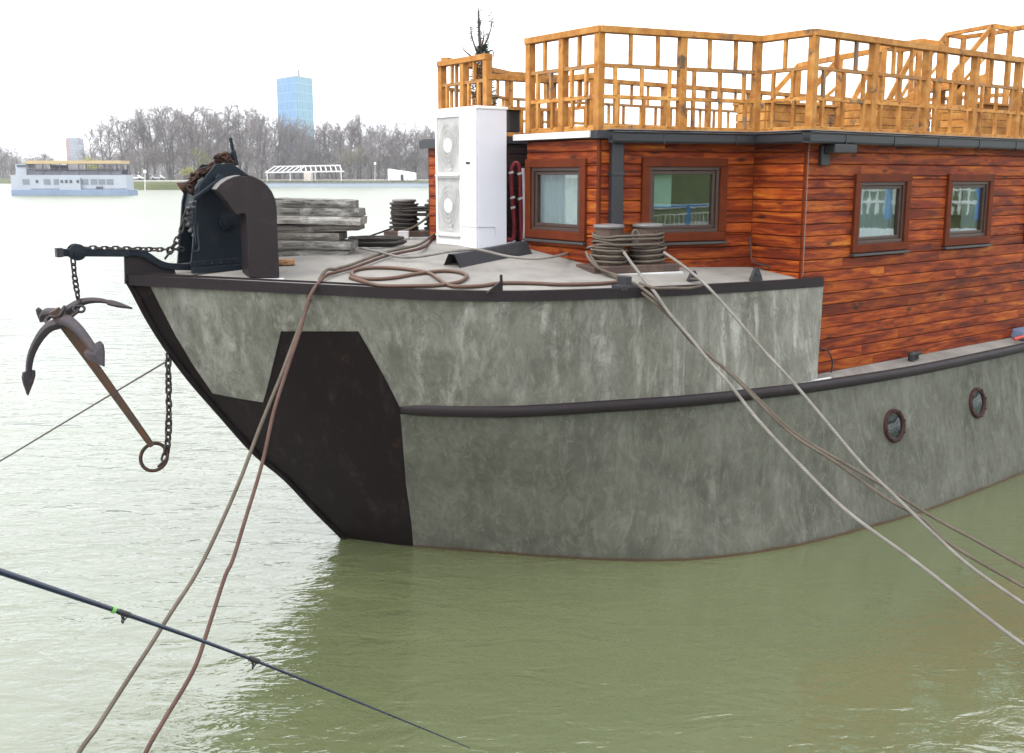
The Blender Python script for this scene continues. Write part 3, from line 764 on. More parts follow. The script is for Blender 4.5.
def stair(name, label, lpts, Y, wid):
    P = [aty(px, py, Y) for px, py in lpts]; back = V((-.3, wid, 0)); root = empty(name, V((P[0].x, Y, ZB)), label, 'stair')
    m = MB()
    for off in (V((0,0,0)), back):
        for i in range(len(P)-1): m.bar(P[i]+off, P[i+1]+off, .06, .07)
    for p_ in (P[1], P[-1]): m.bar(p_, p_+back, .06, .06)
    m.build('handrail', M['rail'], root, root.location, bevel=.004)
    for p_ in P:
        for off in (V((0,0,0)), back):
            if p_.z-ZB > .1:
                k = MB(); k.bar(V((p_.x, p_.y, ZB))+off, p_+off, .07, .07, V((0,1,0))); k.build('post', M['rail'], root, root.location, bevel=.004)
    # strings and treads follow the slope of the first flight
    drop = V((0,0,-.75)); A__, B__ = P[0]+drop*.35, P[1]+drop
    for off in (V((0,0,0)), back):
        s = MB(); s.bar(A__+off, B__+off, .04, .16); s.build('string', M['rail'], root, root.location)
        s = MB(); s.bar(P[0]+V((0,0,-.28))+off, P[1]+V((0,0,-.36))+off, .04, .04); s.build('mid_rail', M['rail'], root, root.location)
    for k in range(1, 5):
        c_ = A__.lerp(B__, k/4.6); s = MB(); s.hexa([c_+V((-.1,0,-.02)), c_+V((.1,0,-.02)), c_+V((.1,0,-.02))+back, c_+V((-.1,0,-.02))+back, c_+V((-.1,0,.02)), c_+V((.1,0,.02)), c_+V((.1,0,.02))+back, c_+V((-.1,0,.02))+back]); s.build('tread', M['rail'], root, root.location)
stair('roof_stair', 'timber stair with sloping handrail on the roof behind the railing corner', [(813,88),(840,58),(884,49)], 13.9, .9)
stair('roof_stair', 'small timber stair frame poking just above the long railing', [(889,100),(920,41),(941,44)], 14.6, .7)
stair('roof_stair', 'tallest timber stair and landing rail at the top right corner of the photo', [(955,72),(993,26),(1011,29),(1040,25)], 15.4, .9)

# sapling in a pot on the roof
def sapling():
    base = aty(482, 131, 12.2); base.z = ZB; r = empty('potted_conifer', base, 'thin dark conifer with bare twigs poking up above the roof railing behind the white cabinet', 'plant')
    m = MB(); m.lathe([(.15,0),(.20,.30),(.215,.32),(.19,.32),(.18,.27),(0,.27)], base, (0,0,1), 20); m.build('pot', M['pot'], r, base, smooth=40)
    rnd = random.Random(3); tw = MB(); nd = MB()
    top = aty(477, 12, base.y); hh = top.z-base.z
    def tip(px, py): return aty(px, py, base.y)
    def branch(pts, r0): tw.tube(spline(pts, 5), [1.25*r0*(1-.75*i/(5*(len(pts)-1))) for i in range(5*(len(pts)-1)+1)], 5)
    main = [base+V((0,0,.2)), base+V((.01,0,.8)), tip(480,45), tip(479,28), tip(478.5,14), tip(478,7)]
    branch(main, .022)
    for pts in ([tip(480,52), tip(487,40), tip(491.5,26), tip(492,15)], [tip(480,58), tip(474,44), tip(471,32), tip(471,26)], [tip(481,60), tip(492,50), tip(494,60)], [tip(479,62), tip(466,52), tip(461,45)], [tip(481,50), tip(484,36), tip(483,30)]): branch(pts, .012)
    P = spline(main, 10)
    for i in range(1700):
        f = rnd.random()**.9; c = base+V((0,0,.3+f*(tip(480,46).z-base.z-.3)))
        R = .16*(1-f)+.05; an = rnd.uniform(0, 6.28); rr = R*math.sqrt(rnd.random())
        c = c+V((math.cos(an)*rr, math.sin(an)*rr, 0)); d_ = V((math.cos(an), math.sin(an), rnd.uniform(-.2,.9))).normalized()*rnd.uniform(.03,.075)
        s_ = d_.cross(V((rnd.random(), rnd.random(), rnd.random()))).normalized()*.006
        nd.face([c-s_, c+s_, c+d_])
    for i in range(420):
        k = rnd.choice([(479,28),(480,40),(491.5,20),(471,34),(487,42),(479,18)]); c = tip(k[0]+rnd.uniform(-2,2), k[1]+rnd.uniform(-8,8)); d_ = V((rnd.uniform(-1,1), rnd.uniform(-1,1), rnd.uniform(-.3,1)))*.045
        s_ = d_.cross(V((rnd.random(), rnd.random(), rnd.random()))).normalized()*.005; nd.face([c-s_, c+s_, c+d_])
    tw.build('stem', M['twig'], r, base, smooth=180); nd.build('foliage', M['needles'], r, base, fix=False)
sapling()
m = MB(); cb = onpl(511, 127, L(4.5,0,0), AX); m.box(cb+V((0,0,.06)), (.20,.2,.24), Matrix.Rotation(TH, 4, 'Z')); m.box(cb+V((0,0,.19)), (.23,.23,.02), Matrix.Rotation(TH, 4, 'Z'))
tag(m.build('vent_box', M['gutter'], None, cb, bevel=.008), 'small dark grey box on the roof edge right of the white cabinet top', 'vent box')

# ------------------------------------------------------------------ air conditioner
def air_con():
    y1, a0 = -.262, 3.475
    c0 = loc(onpl(477.6, 249.6, L(a0,0,0), AX)); c1 = loc(onpl(438, 246, L(a0,0,0), AX)); ct = loc(onpl(477.8, 105.4, L(a0,0,0), AX))
    y1, y0, zb, zt = c0.y, c1.y, c0.z, ct.z; dp_ = .38; wd = y0-y1
    base = L(a0+dp_/2, (y0+y1)/2, deckz(a0, (y0+y1)/2))
    r = empty('air_conditioner', base, 'tall white outdoor cabinet with two fans on the foredeck', 'air conditioner')
    W = lambda a, y, z: L(a, y, z)
    def hx(m, a, b, c, d_, e, f): m.hexa([W(a,c,e), W(b,c,e), W(b,d_,e), W(a,d_,e), W(a,c,f), W(b,c,f), W(b,d_,f), W(a,d_,f)])
    m = MB(); hx(m, a0+.004, a0+dp_, y1, y0, zb, zt-.03); m.build('body', M['acshade'], r, base, bevel=.012)
    m = MB(); hx(m, a0-.012, a0+dp_+.012, y1-.010, y0+.01, zt-.032, zt); m.build('lid', M['acwhite'], r, base, bevel=.01)
    m = MB()
    fans = [(zb+.30*(zt-zb), y0-.30*wd-.02), (zb+.735*(zt-zb), y0-.30*wd-.02)]
    fh, fw = .20*(zt-zb), .285*wd
    # front panel pieces round the two fan openings
    yl, yr = y0-.02-.0, y1; ya, yb = fans[0][1]+fw, fans[0][1]-fw
    zz = [zb, fans[0][0]-fh, fans[0][0]+fh, fans[1][0]-fh, fans[1][0]+fh, zt-.032]
    hx(m, a0-.02, a0+.002, y1, yb, zb, zt-.032); hx(m, a0-.02, a0+.002, ya, y0, zb, zt-.032)
    for i in (0, 2, 4): hx(m, a0-.02, a0+.002, yb, ya, zz[i], zz[i+1])
    m.build('front_panel', M['acwhite'], r, base, bevel=.003)
    for zc, yc in fans:
        m = MB(); hx(m, a0-.004, a0+.003, yb, ya, zc-fh, zc+fh); f_ = m.build('fan_grille', M['acgrille'], r, base)
        m = MB()                                              # radial wires, rings, bright hub
        cc = W(a0-.022, yc, zc)
        for k in range(72):
            an = k*2*math.pi/72; dy, dz = math.cos(an), math.sin(an); q_ = min(fw*.97/max(abs(dy),1e-3), fh*.97/max(abs(dz),1e-3))
            m.bar(cc-YX*0+YX*(dy*.07)+V((0,0,dz*.07)), cc+YX*(dy*q_)+V((0,0,dz*q_))+AX*.014, .0028, .0028)
        for rr in (.12,.17,.22): m.tube([cc+YX*(rr*math.cos(t_)*fw/fh if rr*fw/fh < fw else fw)+V((0,0,rr*math.sin(t_))) for t_ in [k*2*math.pi/48 for k in range(48)]], .0028, 4, closed=True)
        m.build('wires', M['acgrille'], f_, base)
        m = MB(); m.lathe([(.075,0),(.075,.012),(.06,.018),(0,.02)], cc+AX*.01, -AX, 28); m.build('hub', M['acwhite'], f_, base, smooth=40)
        m = MB()
        for k in range(3):
            an = k*2.094+.6; rows = []
            for j in range(7):
                rr = .08+(fh*.92-.08)*j/6; rows.append([cc+AX*(.012+.0*s_)+YX*(rr*math.cos(an+s_)*fw/fh*1.0)+V((0,0,rr*math.sin(an+s_))) for s_ in (-.42,-.14,.14,.42)])
            m.grid(rows)
        m.build('blade', M['acgrille'], f_, base)
        m = MB(); hx(m, a0-.05, a0-.018, yb-.01, ya-.0, zc-fh-.03, zc-fh-.012); m.build('guard_lip', M['acgrille'], f_, base)
    m = MB(); hx(m, a0-.026, a0-.018, y1+.10, y1+.17, zb+.62*(zt-zb)*.98-.012, zb+.62*(zt-zb)*.98+.012); m.build('handle_slot', M['black'], r, base)
    m = MB(); zh = zb+.16*(zt-zb)
    for (p_, q_) in (((a0-.024,y1+.25,zh),(a0-.024,y1-.004,zh)), ((a0-.004,y1-.006,zh),(a0+.22,y1-.006,zh-.005)), ((a0-.024,y1+.25,zh),(a0-.024,y1+.25,zh-.10)), ((a0+.22,y1-.006,zh-.005),(a0+.22,y1-.006,zh-.10))): m.bar(W(*p_), W(*q_), .006, .006)
    m.build('service_cover_seam', M['acgrille'], r, base)
    m = MB()
    hx(m, a0-.05, a0+dp_+.03, y0-.16, y0-.08, zb-.06, zb-.001); hx(m, a0-.05, a0+dp_+.03, y1+.08, y1+.16, zb-.06, zb-.001); hx(m, a0-.03, a0+.02, y1+.1, y0-.1, zb-.065, zb-.004)
    m.build('foot_rail', M['gutter'], r, base, bevel=.004)
air_con()
# pipes climbing the recess beside it
def pipes():
    base = L(4.55, -.2, 2.86); r = empty('pipe_run', base, 'crimson lagged pipes with white clips, bent over at the top beside the white cabinet', 'pipes')
    Y = base.y-.1; p = lambda x, y: aty(x, y, Y)
    m = MB(); m.tube(spline([p(507,239),p(513,239),p(514.5,225),p(512.5,200),p(511.5,172),p(514,164),p(518,164),p(520,174),p(520.5,200),p(521.5,240)], 6), .022, 10); m.build('lagged_pipe', M['redpipe'], r, base, smooth=180)
    m = MB(); m.tube(spline([p(506,244),p(512,243),p(515,240)], 5), .016, 8); m.tube(spline([p(523,168),p(524,190),p(524.5,225),p(522.5,245)], 5), .018, 8); m.build('white_pipe', M['whitepl'], r, base, smooth=180)
    m = MB()
    for x, y in ((511.2,172.5),(519.8,173.5),(512.6,197.5),(520.4,198.5),(513,207.5)): m.tube([p(x-.3,y-1.1), p(x+.3,y+1.1)], .029, 10)
    m.build('clip', M['whitepl'], r, base)
pipes()
# folded steel duct from the wall across the deck
def duct():
    P = [loc(ondeck(451.5, 266.5)), loc(ondeck(524, 252.5))]; base = L(*P[0]); rows = []
    t = V((P[1].x-P[0].x, P[1].y-P[0].y, 0)).normalized(); sd_ = V((-t.y, t.x, 0))
    m = MB()
    for k, c_ in enumerate((P[0], P[1])):
        hgt = .115; rows.append([L(*(c_+sd_*d_+V((0,0,z_)))) for d_, z_ in ((-.10,-.01),(-.035,hgt),(.035,hgt),(.10,-.01),(.092,-.01),(.030,hgt-.008),(-.030,hgt-.008),(-.092,-.01))])
    m.grid(rows, True); m.face(rows[0][:4]+[]) if False else None
    tag(m.build('deck_duct', M['grey_steel'], None, base), 'dark folded steel channel lying on the deck from the white cabinet to the cabin wall', 'duct')
duct()

# ------------------------------------------------------------------ bitts
def bitts(c, dirv, label, wound_label, far=False):
    base = V(c); dirv = V(dirv).normalized(); sd_ = V((-dirv.y, dirv.x, 0))
    r = empty('mooring_bitts', base, label, 'bollards', 'pairs of mooring bitts on the foredeck')
    m = MB()
    def ob(m, x0, x1, y0, y1, z0, z1): m.hexa([base+dirv*x+sd_*y+V((0,0,z)) for z in (z0, z1) for x, y in ((x0,y0),(x1,y0),(x1,y1),(x0,y1))])
    ob(m, -.47, .47, -.19, .19, .05, .125); m.build('base_plate', M['bitt'], r, base, bevel=.01)
    m = MB(); ob(m, -.53, .50, -.22, .22, -.10, .052); m.build('plinth', M['plinth'], r, base, bevel=.012)
    for s_ in (-1, 1):
        m = MB(); m.lathe([(.145,.12),(.138,.15),(.130,.20),(.130,.47),(.130,.475)], base+dirv*(.215*s_), (0,0,1), 32); p = m.build('post', M['bitt'], r, base, smooth=40)
        m = MB(); m.lathe([(.130,.47),(.148,.478),(.152,.492),(.145,.506),(.06,.514),(0,.515)], base+dirv*(.215*s_), (0,0,1), 32); m.build('cap', M['bitt_cap'], p, base, smooth=40)
    rm = MB(); rnd = random.Random(4 if far else 5); rr = .0125
    for s_ in (-1, 1):
        turns = 12 if far else 6; pts = []
        for k in range(turns*22+1):
            an = k*2*math.pi/22; z = .145+.026*k/22+rnd.uniform(-.002,.002); R = .148+.016*math.sin(k*.13)+(.01 if k % 44 < 22 else 0)
            pts.append(base+dirv*(.215*s_+R*math.cos(an)*1.04)+sd_*(R*math.sin(an))+V((0,0,z+.012*math.sin(an+s_))))
        rm.tube(pts, rr, 7)
    for j in range(4):                                       # turns that take both posts
        pts = []; zc = .31+.032*j; sag = .03 if j < 3 else .005
        for k in range(48):
            an = k*2*math.pi/48; x = .215*(1 if math.cos(an) > 0 else -1)+.150*math.cos(an); y = .150*math.sin(an)
            if j % 2: y *= (1-.55*math.exp(-((x/.13)**2)))
            pts.append(base+dirv*x+sd_*y+V((0,0,zc-sag*math.exp(-((x/.2)**2))*(1 if j % 2 else -1)+.014*math.sin(an*2+j))))
        rm.tube(pts, rr, 7, closed=True)
    if not far:                                              # the knot between the posts
        for k in range(3): rm.tube([base+dirv*(.0+.035*math.cos(t))+sd_*(-.125-.02*k*.3+.01*math.sin(t))+V((0,0,.37+.05*math.sin(t)+.018*k)) for t in [q*2*math.pi/18 for q in range(18)]], rr, 7, closed=True)
    tag(rm.build('wound_rope', M['rope_dark' if far else 'rope_tan'], None, base, smooth=180), wound_label, 'rope')
bc = L(*V((4.10, -1.735, 0))); 
pl_, pr_ = ondeck(605, 270), ondeck(650, 270)
near_dir = (pr_-pl_); near_dir.z = 0
nc = (pl_+pr_)/2; nc.z -= .065
bitts(nc, near_dir, 'pair of capped brown bollards near the orange wall, wound in pale rope', 'pale rope wound round the two bollards nearest the camera')
fc = L(4.15, 1.98, deckz(4.15, 1.98)-.02)
bitts(fc, V((1,.15,0)), 'pair of dark bollards on the far side of the deck, buried in rope', 'dark rope wound thickly round the far pair of bollards', True)

# ------------------------------------------------------------------ lumber stack
def lumber():
    c = ondeck(318, 259); c = L(*(V((2.05, .95, deckz(2.05,.95))))) if False else c
    q = loc(c); q.y = max(q.y, .25)
    rows_ = [(280-30,354,258,.085,'lowest pale plank of the grey stack, under all the others',1),(262,357,248.5,.10,'grey plank with a ragged end, second from the bottom of the stack',0),(270,345,241,.08,'short brownish plank set back near the bottom of the stack',2),(255,364,231,.10,'brownish plank with a split end in the lower middle of the stack',2),(258,366.5,222,.10,'widest pale plank with peeling white paint in the middle of the stack',1),(252,365,212,.10,'ash grey plank just under the top layer of the stack',0),(262,357,203.5,.085,'topmost ash grey plank of the stack',0)]
    Y = c.y+.25; rnd = random.Random(8)
    zbase = aty(318, 262, Y).z; z = max(zbase, deckz(*loc(V((c.x, Y, 0)))[:2])-.02)
    ztop = aty(318, 199, Y).z; n = len(rows_); hh = (ztop-z)/n
    for i, (x0, x1, py, th, lab, mi) in enumerate(rows_):
        P, Q = aty(x0, py, Y), aty(x1-6, py, Y); m = MB(); nS = 14; dep = .42+rnd.uniform(-.04,.05); yo = rnd.uniform(-.03,.04); tl = rnd.uniform(-.018,.018)
        rows = []; th = hh*.955
        for k in range(nS+1):
            x = P.x+(Q.x-P.x)*k/nS; j = lambda a: rnd.uniform(-a, a)*.35; zz = z+hh*i+tl*(k/nS-.5)*2
            f = .93 if k in (0, nS) else 1
            rows.append([(x+j(.01), Y+yo+j(.008), zz+j(.006)), (x+j(.01), Y+yo-.012+j(.006), zz+th*.5+j(.006)), (x+j(.01), Y+yo+j(.01), zz+th*f+j(.006)), (x, Y+yo+dep*.5, zz+th*f+j(.008)), (x+j(.02), Y+yo+dep+j(.02), zz+th*f+j(.006)), (x+j(.02), Y+yo+dep+j(.02), zz+j(.005)), (x, Y+yo+dep*.5, zz)])
        m.grid(rows, True); m.face(rows[0]); m.face(rows[-1])
        o = V(((P.x+Q.x)/2, Y+dep/2, z+hh*i)); tag(m.build('plank', PLK[mi], None, o, smooth=35), lab, 'plank', 'planks of the grey stack on the foredeck')
lumber()

# ------------------------------------------------------------------ windlass and brown hood
def windlass():
    base = L(.85, 0, deckz(.85, 0)); r = empty('windlass', base, 'navy blue iron anchor windlass with rusty chain on the bow', 'windlass')
    yF, yB = -.13, .22
    sc = 4.181; Z3 = lambda X, Y: (120+X/sc, 120+Y/sc)
    pl3 = lambda X, Y, y=yF: onpl(*Z3(X, Y), L(0, y, 0), YX)
    cheek = [(298,612),(312,440),(318,345),(335,270),(368,225),(400,185),(470,181),(535,228),(575,275),(600,360),(610,590)]
    for y in (yF, yB):
        m = MB(); m.prism([pl3(X, Y, yF)+YX*(y-yF) for X, Y in cheek], YX*.03); m.build('cheek_plate', M['navy'], r, base, bevel=.005)
    m = MB()
    out = cheek[1:8]; rows = [[pl3(X+9, Y+9, yF)+YX*.028, pl3(X+9, Y+9, yF)+YX*(yB-yF)] for X, Y in out]; m.grid(rows); m.build('housing', M['navy'], r, base)
    m = MB(); 
    m.bar(pl3(292,628)-YX*.05, pl3(625,602)-YX*.05, .05, .05); m.bar(pl3(292,608)-YX*.02, pl3(625,582)-YX*.02, .02, .07); m.bar(pl3(292,628)+YX*.42, pl3(625,602)+YX*.42, .05, .05)
    b_ = m.build('base_angle', M['navy'], r, base, bevel=.004)
    for k in range(9):
        m = MB(); m.lathe([(.014,0),(.014,.012),(0,.016)], pl3(312+k*34, 606-k*2.6)-YX*.03, -YX, 6); m.build('bolt', M['navy'], b_, base)
    m = MB(); c = pl3(450, 425); m.lathe([(.085,-.01),(.085,.018),(.06,.022),(.06,.06),(.035,.066),(.035,.085),(0,.09)], c, -YX, 24); m.build('axle_boss', M['navy'], r, base, smooth=40)
    m = MB(); c = pl3(372, 410, 0); rg = .225; nt = 26; pts = []
    for k in range(nt*4):
        an = k*2*math.pi/(nt*4); rr = rg if k % 4 in (0, 1) else rg-.035; pts.append(c+AX*(rr*math.cos(an))+V((0,0,rr*math.sin(an)))-YX*.10)
    m.prism(pts, YX*.09); m.build('gear', M['black'], r, base)
    m = MB(); m.lathe([(.13,-.0),(.15,.01),(.15,.04),(.10,.06),(.10,.22),(.15,.24),(.15,.28)], pl3(372,400,0)-YX*.02, YX, 24); m.build('gypsy_drum', M['rust'], r, base, smooth=40)
    m = MB(); m.bar(pl3(486,190,.02), pl3(472,130,.02), .035, .05, YX); m.bar(pl3(476,150,.02), pl3(461,74,.02), .024, .03, YX); m.build('brake_lever', M['navy'], r, base, bevel=.004)
    m = MB(); m.bar(pl3(300,330)-YX*.05, pl3(420,240)-YX*.05, .03, .055, YX); m.lathe([(.04,0),(.04,.05),(0,.055)], pl3(410,246)-YX*.02, -YX, 14); m.build('pawl_bar', M['navy'], r, base, bevel=.005)
    m = MB(); m.lathe([(.02,0),(.03,.04),(.055,.09),(.058,.095),(.048,.09),(.02,.05)], pl3(292,262,0), V((-.8,-.2,-.5)), 18); m.build('chain_mouth', M['rust'], r, base, smooth=40)
    m = MB(); m.bar(pl3(312,430)-YX*.02, pl3(320,520)-YX*.02, .03, .02, YX); m.tube(spline([pl3(322,430)-YX*.03, pl3(320,480)-YX*.04, pl3(322,540)-YX*.06, pl3(300,550)-YX*.06, pl3(292,545)-YX*.05], 5), .013, 8); m.build('hook_rod', M['navy'], r, base, smooth=60)
    # a heap of rusty chain over the top
    ch = MB(); rnd = random.Random(2); pth = spline([pl3(290,285,0), pl3(312,238,0), pl3(345,212,0), pl3(385,198,0), pl3(408,165,0), pl3(430,150,0), pl3(450,160,0), pl3(458,182,0)], 8)
    for k in range(0, len(pth)-1):
        t = pth[k+1]-pth[k]
        for q in range(1+k%2): ch.link(pth[k]+V((rnd.uniform(-.015,.015), rnd.uniform(-.05,.05), rnd.uniform(-.03,.005))), t+V((rnd.uniform(-1,1), rnd.uniform(-1,1), rnd.uniform(-1,1)))*t.length*.8, V((rnd.uniform(-1,1), rnd.uniform(-1,1), rnd.uniform(-1,1))), .07, .045, .008)
    tag(ch.build('chain_heap', M['rust'], None, pth[4], smooth=180), 'rusty chain heaped over the top of the navy windlass', 'chain')
windlass()
def hood():
    sc = 4.181; P0 = ondeck(263, 279); Y = P0.y
    p = lambda X, Yp: aty(120+X/sc, 120+Yp/sc, Y)
    arc = [(402,292),(420,270),(445,252),(475,239),(505,233),(535,233),(565,240),(592,253),(616,273),(636,300),(649,330),(655,362),(659,470),(663,560),(667,660)]
    inn = [(540,658),(536,560),(533,470),(530,408),(524,394),(514,390),(503,394),(490,398),(473,378),(452,348),(428,318)]
    pts = [p(X, Yy) for X, Yy in arc+inn]; base = V((P0.x, Y+.12, P0.z)); r = empty('cable_hood', base, 'brown curved steel hood standing beside the windlass', 'hood')
    m = MB(); m.prism(pts, V((-.13,.27,0))); m.build('casing', M['steel'], r, base, smooth=30, bevel=.006)
    m = MB(); top = [p(X, Yy) for X, Yy in arc[:7]]; m.grid([[q+V((0,0,.004)) for q in top], [q+V((-.13,.27,.004)) for q in top]]); m.build('lit_rim', M['bitt_cap'], r, base, smooth=180)  # pale strip painted along the top edge where the sky lights it
    m = MB(); q = p(603, 662); m.box(V((q.x, Y+.12, P0.z-.005)), (.33,.30,.02)); m.build('foot_plate', M['plinth'], r, base, bevel=.01)
hood()
m = MB(); c = ondeck(286, 262, .03); m.box(c, (.15,.09,.05), Matrix.Rotation(.3, 4, 'Z')); tag(m.build('wood_offcut', plank_mat('raw_offcut', (.42,.22,.12), (.5,.3,.18)), None, c, bevel=.006), 'small reddish wood offcut on deck beside the brown hood', 'offcut')

# ------------------------------------------------------------------ cathead boom, chains, anchor
def boom():
    S0 = L(0, -.02, 0); p = lambda x, y, o=0: onpl(x, y, S0, YX)-YX*o; base = p(150, 262)
    r = empty('anchor_boom', base, 'dark steel boom with sheave jutting out over the bow', 'boom')
    m = MB(); m.bar(p(57,252.5), p(130,253), .055, .062, V((0,0,1))); pts = spline([p(120,253), p(136,252.5), p(147,255.5), p(156,261.5), p(168,266), p(190,267)], 6)
    for i in range(len(pts)-1): m.bar(pts[i], pts[i+1]+(pts[i+1]-pts[i])*.1, .05, .058)
    m.build('arm', M['navy'], r, base, bevel=.006)
    m = MB(); c = p(76.5, 252)
    for s_ in (-1, 1): m.lathe([(.068,0),(.068,.014),(.03,.02),(.03,.034),(0,.036)], c+YX*.032*s_, YX*s_, 22)
    m.build('sheave', M['navy'], r, base, smooth=40)
    m = MB(); m.box(p(59,252.5), (.05,.075,.075), Matrix.Rotation(TH, 4, 'Z')); m.build('end_collar', M['grey_steel'], r, base, bevel=.004)
boom()
def chain(name, pts, label, ln, wd, rad, mat='chain', seed=0):
    P = spline(pts, 12); m = MB(); step = ln-2.2*rad; acc = 0; k = 0; nxt = step/2; rnd = random.Random(seed)
    for i in range(len(P)-1):
        d_ = (P[i+1]-P[i]).length
        while acc+d_ >= nxt:
            c = P[i].lerp(P[i+1], (nxt-acc)/d_); t = P[i+1]-P[i]
            up_ = t.cross(V((0.3,1,.2))) if k % 2 else V((.3,1,.2))
            up_ = up_+t.normalized().cross(up_.normalized())*rnd.uniform(-.35,.35)*up_.length
            m.link(c, t+V((rnd.uniform(-.1,.1), rnd.uniform(-.1,.1), rnd.uniform(-.1,.1)))*t.length, up_, ln, wd, rad, 6, 12); k += 1; nxt += step
        acc += d_
    return tag(m.build(name, M[mat], None, P[0], smooth=180), label, 'chain')
S0 = L(0, -.03, 0); cp_ = lambda x, y: onpl(x, y, S0, YX)
chain('anchor_chain', [cp_(73,259), cp_(74.5,275), cp_(77,292), cp_(79,304), cp_(76,311)], 'short dark chain hanging from the boom sheave to the anchor head', .062, .038, .0075)
chain('anchor_chain', [cp_(84,247.8), cp_(110,248.5), cp_(140,249.2), cp_(163,249.5), cp_(181,249)], 'chain lying flat along the top of the boom', .062, .038, .0075, seed=1)
chain('anchor_chain', [cp_(166,258), cp_(172,248), cp_(178,238), cp_(184,222), cp_(187,210)], 'chain running steeply down from the windlass to the bow tip', .07, .044, .0085, seed=2)
Yr = aty(154, 457, 8.45)
chain('anchor_chain', [aty(168,353,8.62), aty(168.5,380,8.6), aty(168.8,415,8.55), aty(167.5,445,8.5), aty(163.5,460,8.47), aty(159,466,8.45)], 'long rusty chain hanging from the hull side to the anchor ring', .082, .052, .0105, seed=3)
def anchor():
    Y0 = 8.15; crown = aty(60, 318, Y0); ringp = aty(152, 446, 8.43); ax = (ringp-crown).normalized()
    r = empty('anchor', crown, 'rusty four armed anchor hanging below the bow boom', 'anchor')
    side = ax.cross(V((0,1,0))).normalized(); dep = ax.cross(side).normalized()
    m = MB(); ln = (ringp-crown).length; rows = []
    for f, w_ in ((-.06,.09),(0,.10),(.04,.088),(.3,.074),(.7,.062),(.95,.054),(1,.045)):
        c = crown+ax*(f*ln); u = side*(w_/2); v = dep*(w_/2)
        k_ = .3; rows.append([c+u*(1-0)+v*k_, c+u*k_+v, c-u*k_+v, c-u+v*k_, c-u-v*k_, c-u*k_-v, c+u*k_-v, c+u-v*k_])
    m.grid(rows, True); m.face(rows[0]); m.face(rows[-1]); m.build('shank', M['shank'], r, crown, smooth=30)
    def arm(pts, w0, w1, spade=None, sw=.05, sl=.16, nrm=None, flat=.8):
        P = spline(pts, 8); n = len(P); rows = []; m = MB(); u0 = None
        nrm = V(nrm)
        for i in range(n):
            t = (P[min(i+1, n-1)]-P[max(i-1, 0)]).normalized(); s_ = (nrm-t*nrm.dot(t)).normalized(); q = t.cross(s_); w_ = w0+(w1-w0)*i/(n-1)
            rows.append([P[i]+s_*(w_/2*math.cos(k*math.pi/4))+q*(w_/2*flat*math.sin(k*math.pi/4)) for k in range(8)])
        m.grid(rows, True); m.face(rows[0]); m.face(rows[-1]); o_ = m.build('arm', M['anchor'], r, crown, smooth=50)
        if spade:                                            # a heart shaped fluke facing `spade`
            t = (P[-1]-P[-4]).normalized(); fn = V(spade); fn = (fn-t*fn.dot(t)).normalized(); s_ = t.cross(fn); c = P[-1]
            pr = [(-.55,0),(-.75,.5),(-.72,.92),(-.45,1),(-.1,.74),(.25,.34),(.55,0)]
            pts2 = [(x, y) for x, y in pr]+[(x, -y) for x, y in pr[1:-1][::-1]]
            m = MB(); front = [c+t*(x*sl)+s_*(y*sw)+fn*(.012) for x, y in pts2]; mid = c-t*(.2*sl)+fn*.034
            bk = [c+t*(x*sl)+s_*(y*sw)-fn*.008 for x, y in pts2]; nn_ = len(pts2)
            for k in range(nn_): m.face([front[k], front[(k+1) % nn_], mid]); m.face([bk[k], front[k], front[(k+1) % nn_], bk[(k+1) % nn_]][::-1])
            m.face(bk[::-1]); m.build('fluke', M['anchor'], o_, crown)
    p = lambda x, y, dy=0: aty(x, y, Y0+dy)
    arm([p(62,322), p(48,328,-.04), p(37,342,-.05), p(30,360,-.03), p(28,385,0)], .125, .050, (1,-.55,0.1), .058, .17, V((0,1,0)))
    arm([p(60,317), p(70,309,.03), p(82,302,.05), p(100,300.5,.06), p(122,305.5,.06)], .125, .030, (.1,.5,-1), .028, .16, V((0,1,0)))
    arm([p(60,320), p(68,321,-.10), p(80,331,-.22), p(92,347,-.30), p(99,358,-.33)], .11, .06, (-.25,-1,.35), .088, .15, V((.6,0,.6)))
    arm([p(60,318), p(54,312,.10), p(45,312,.22), p(42,318,.30)], .075, .06, (0.2,1,.3), .07, .13, V((.6,0,.6)))
    m = MB(); cc = aty(154, 457, 8.45); R = .108
    m.tube([cc+V((R*math.cos(t), .045*math.sin(t+.6), R*1.05*math.sin(t))) for t in [k*2*math.pi/28 for k in range(28)]], .016, 8, closed=True); m.build('ring', M['rust'], r, crown, smooth=180)
    m = MB()
    for k, (x, y) in enumerate(((57,316),(64,319),(70,317),(75,313),(62,311),(79,309))):
        m.link(p(x, y, -.06), V((math.cos(k*1.3), .3, math.sin(k*1.9))), V((.2,1,.3*k)), .085, .055, .011)
    m.tube([p(55+9*math.cos(t), 321+5*math.sin(t), -.05*math.sin(t)) for t in [k*2*math.pi/20 for k in range(20)]], .016, 8, closed=True)
    m.build('shackle', M['chain'], r, crown, smooth=180)
anchor()

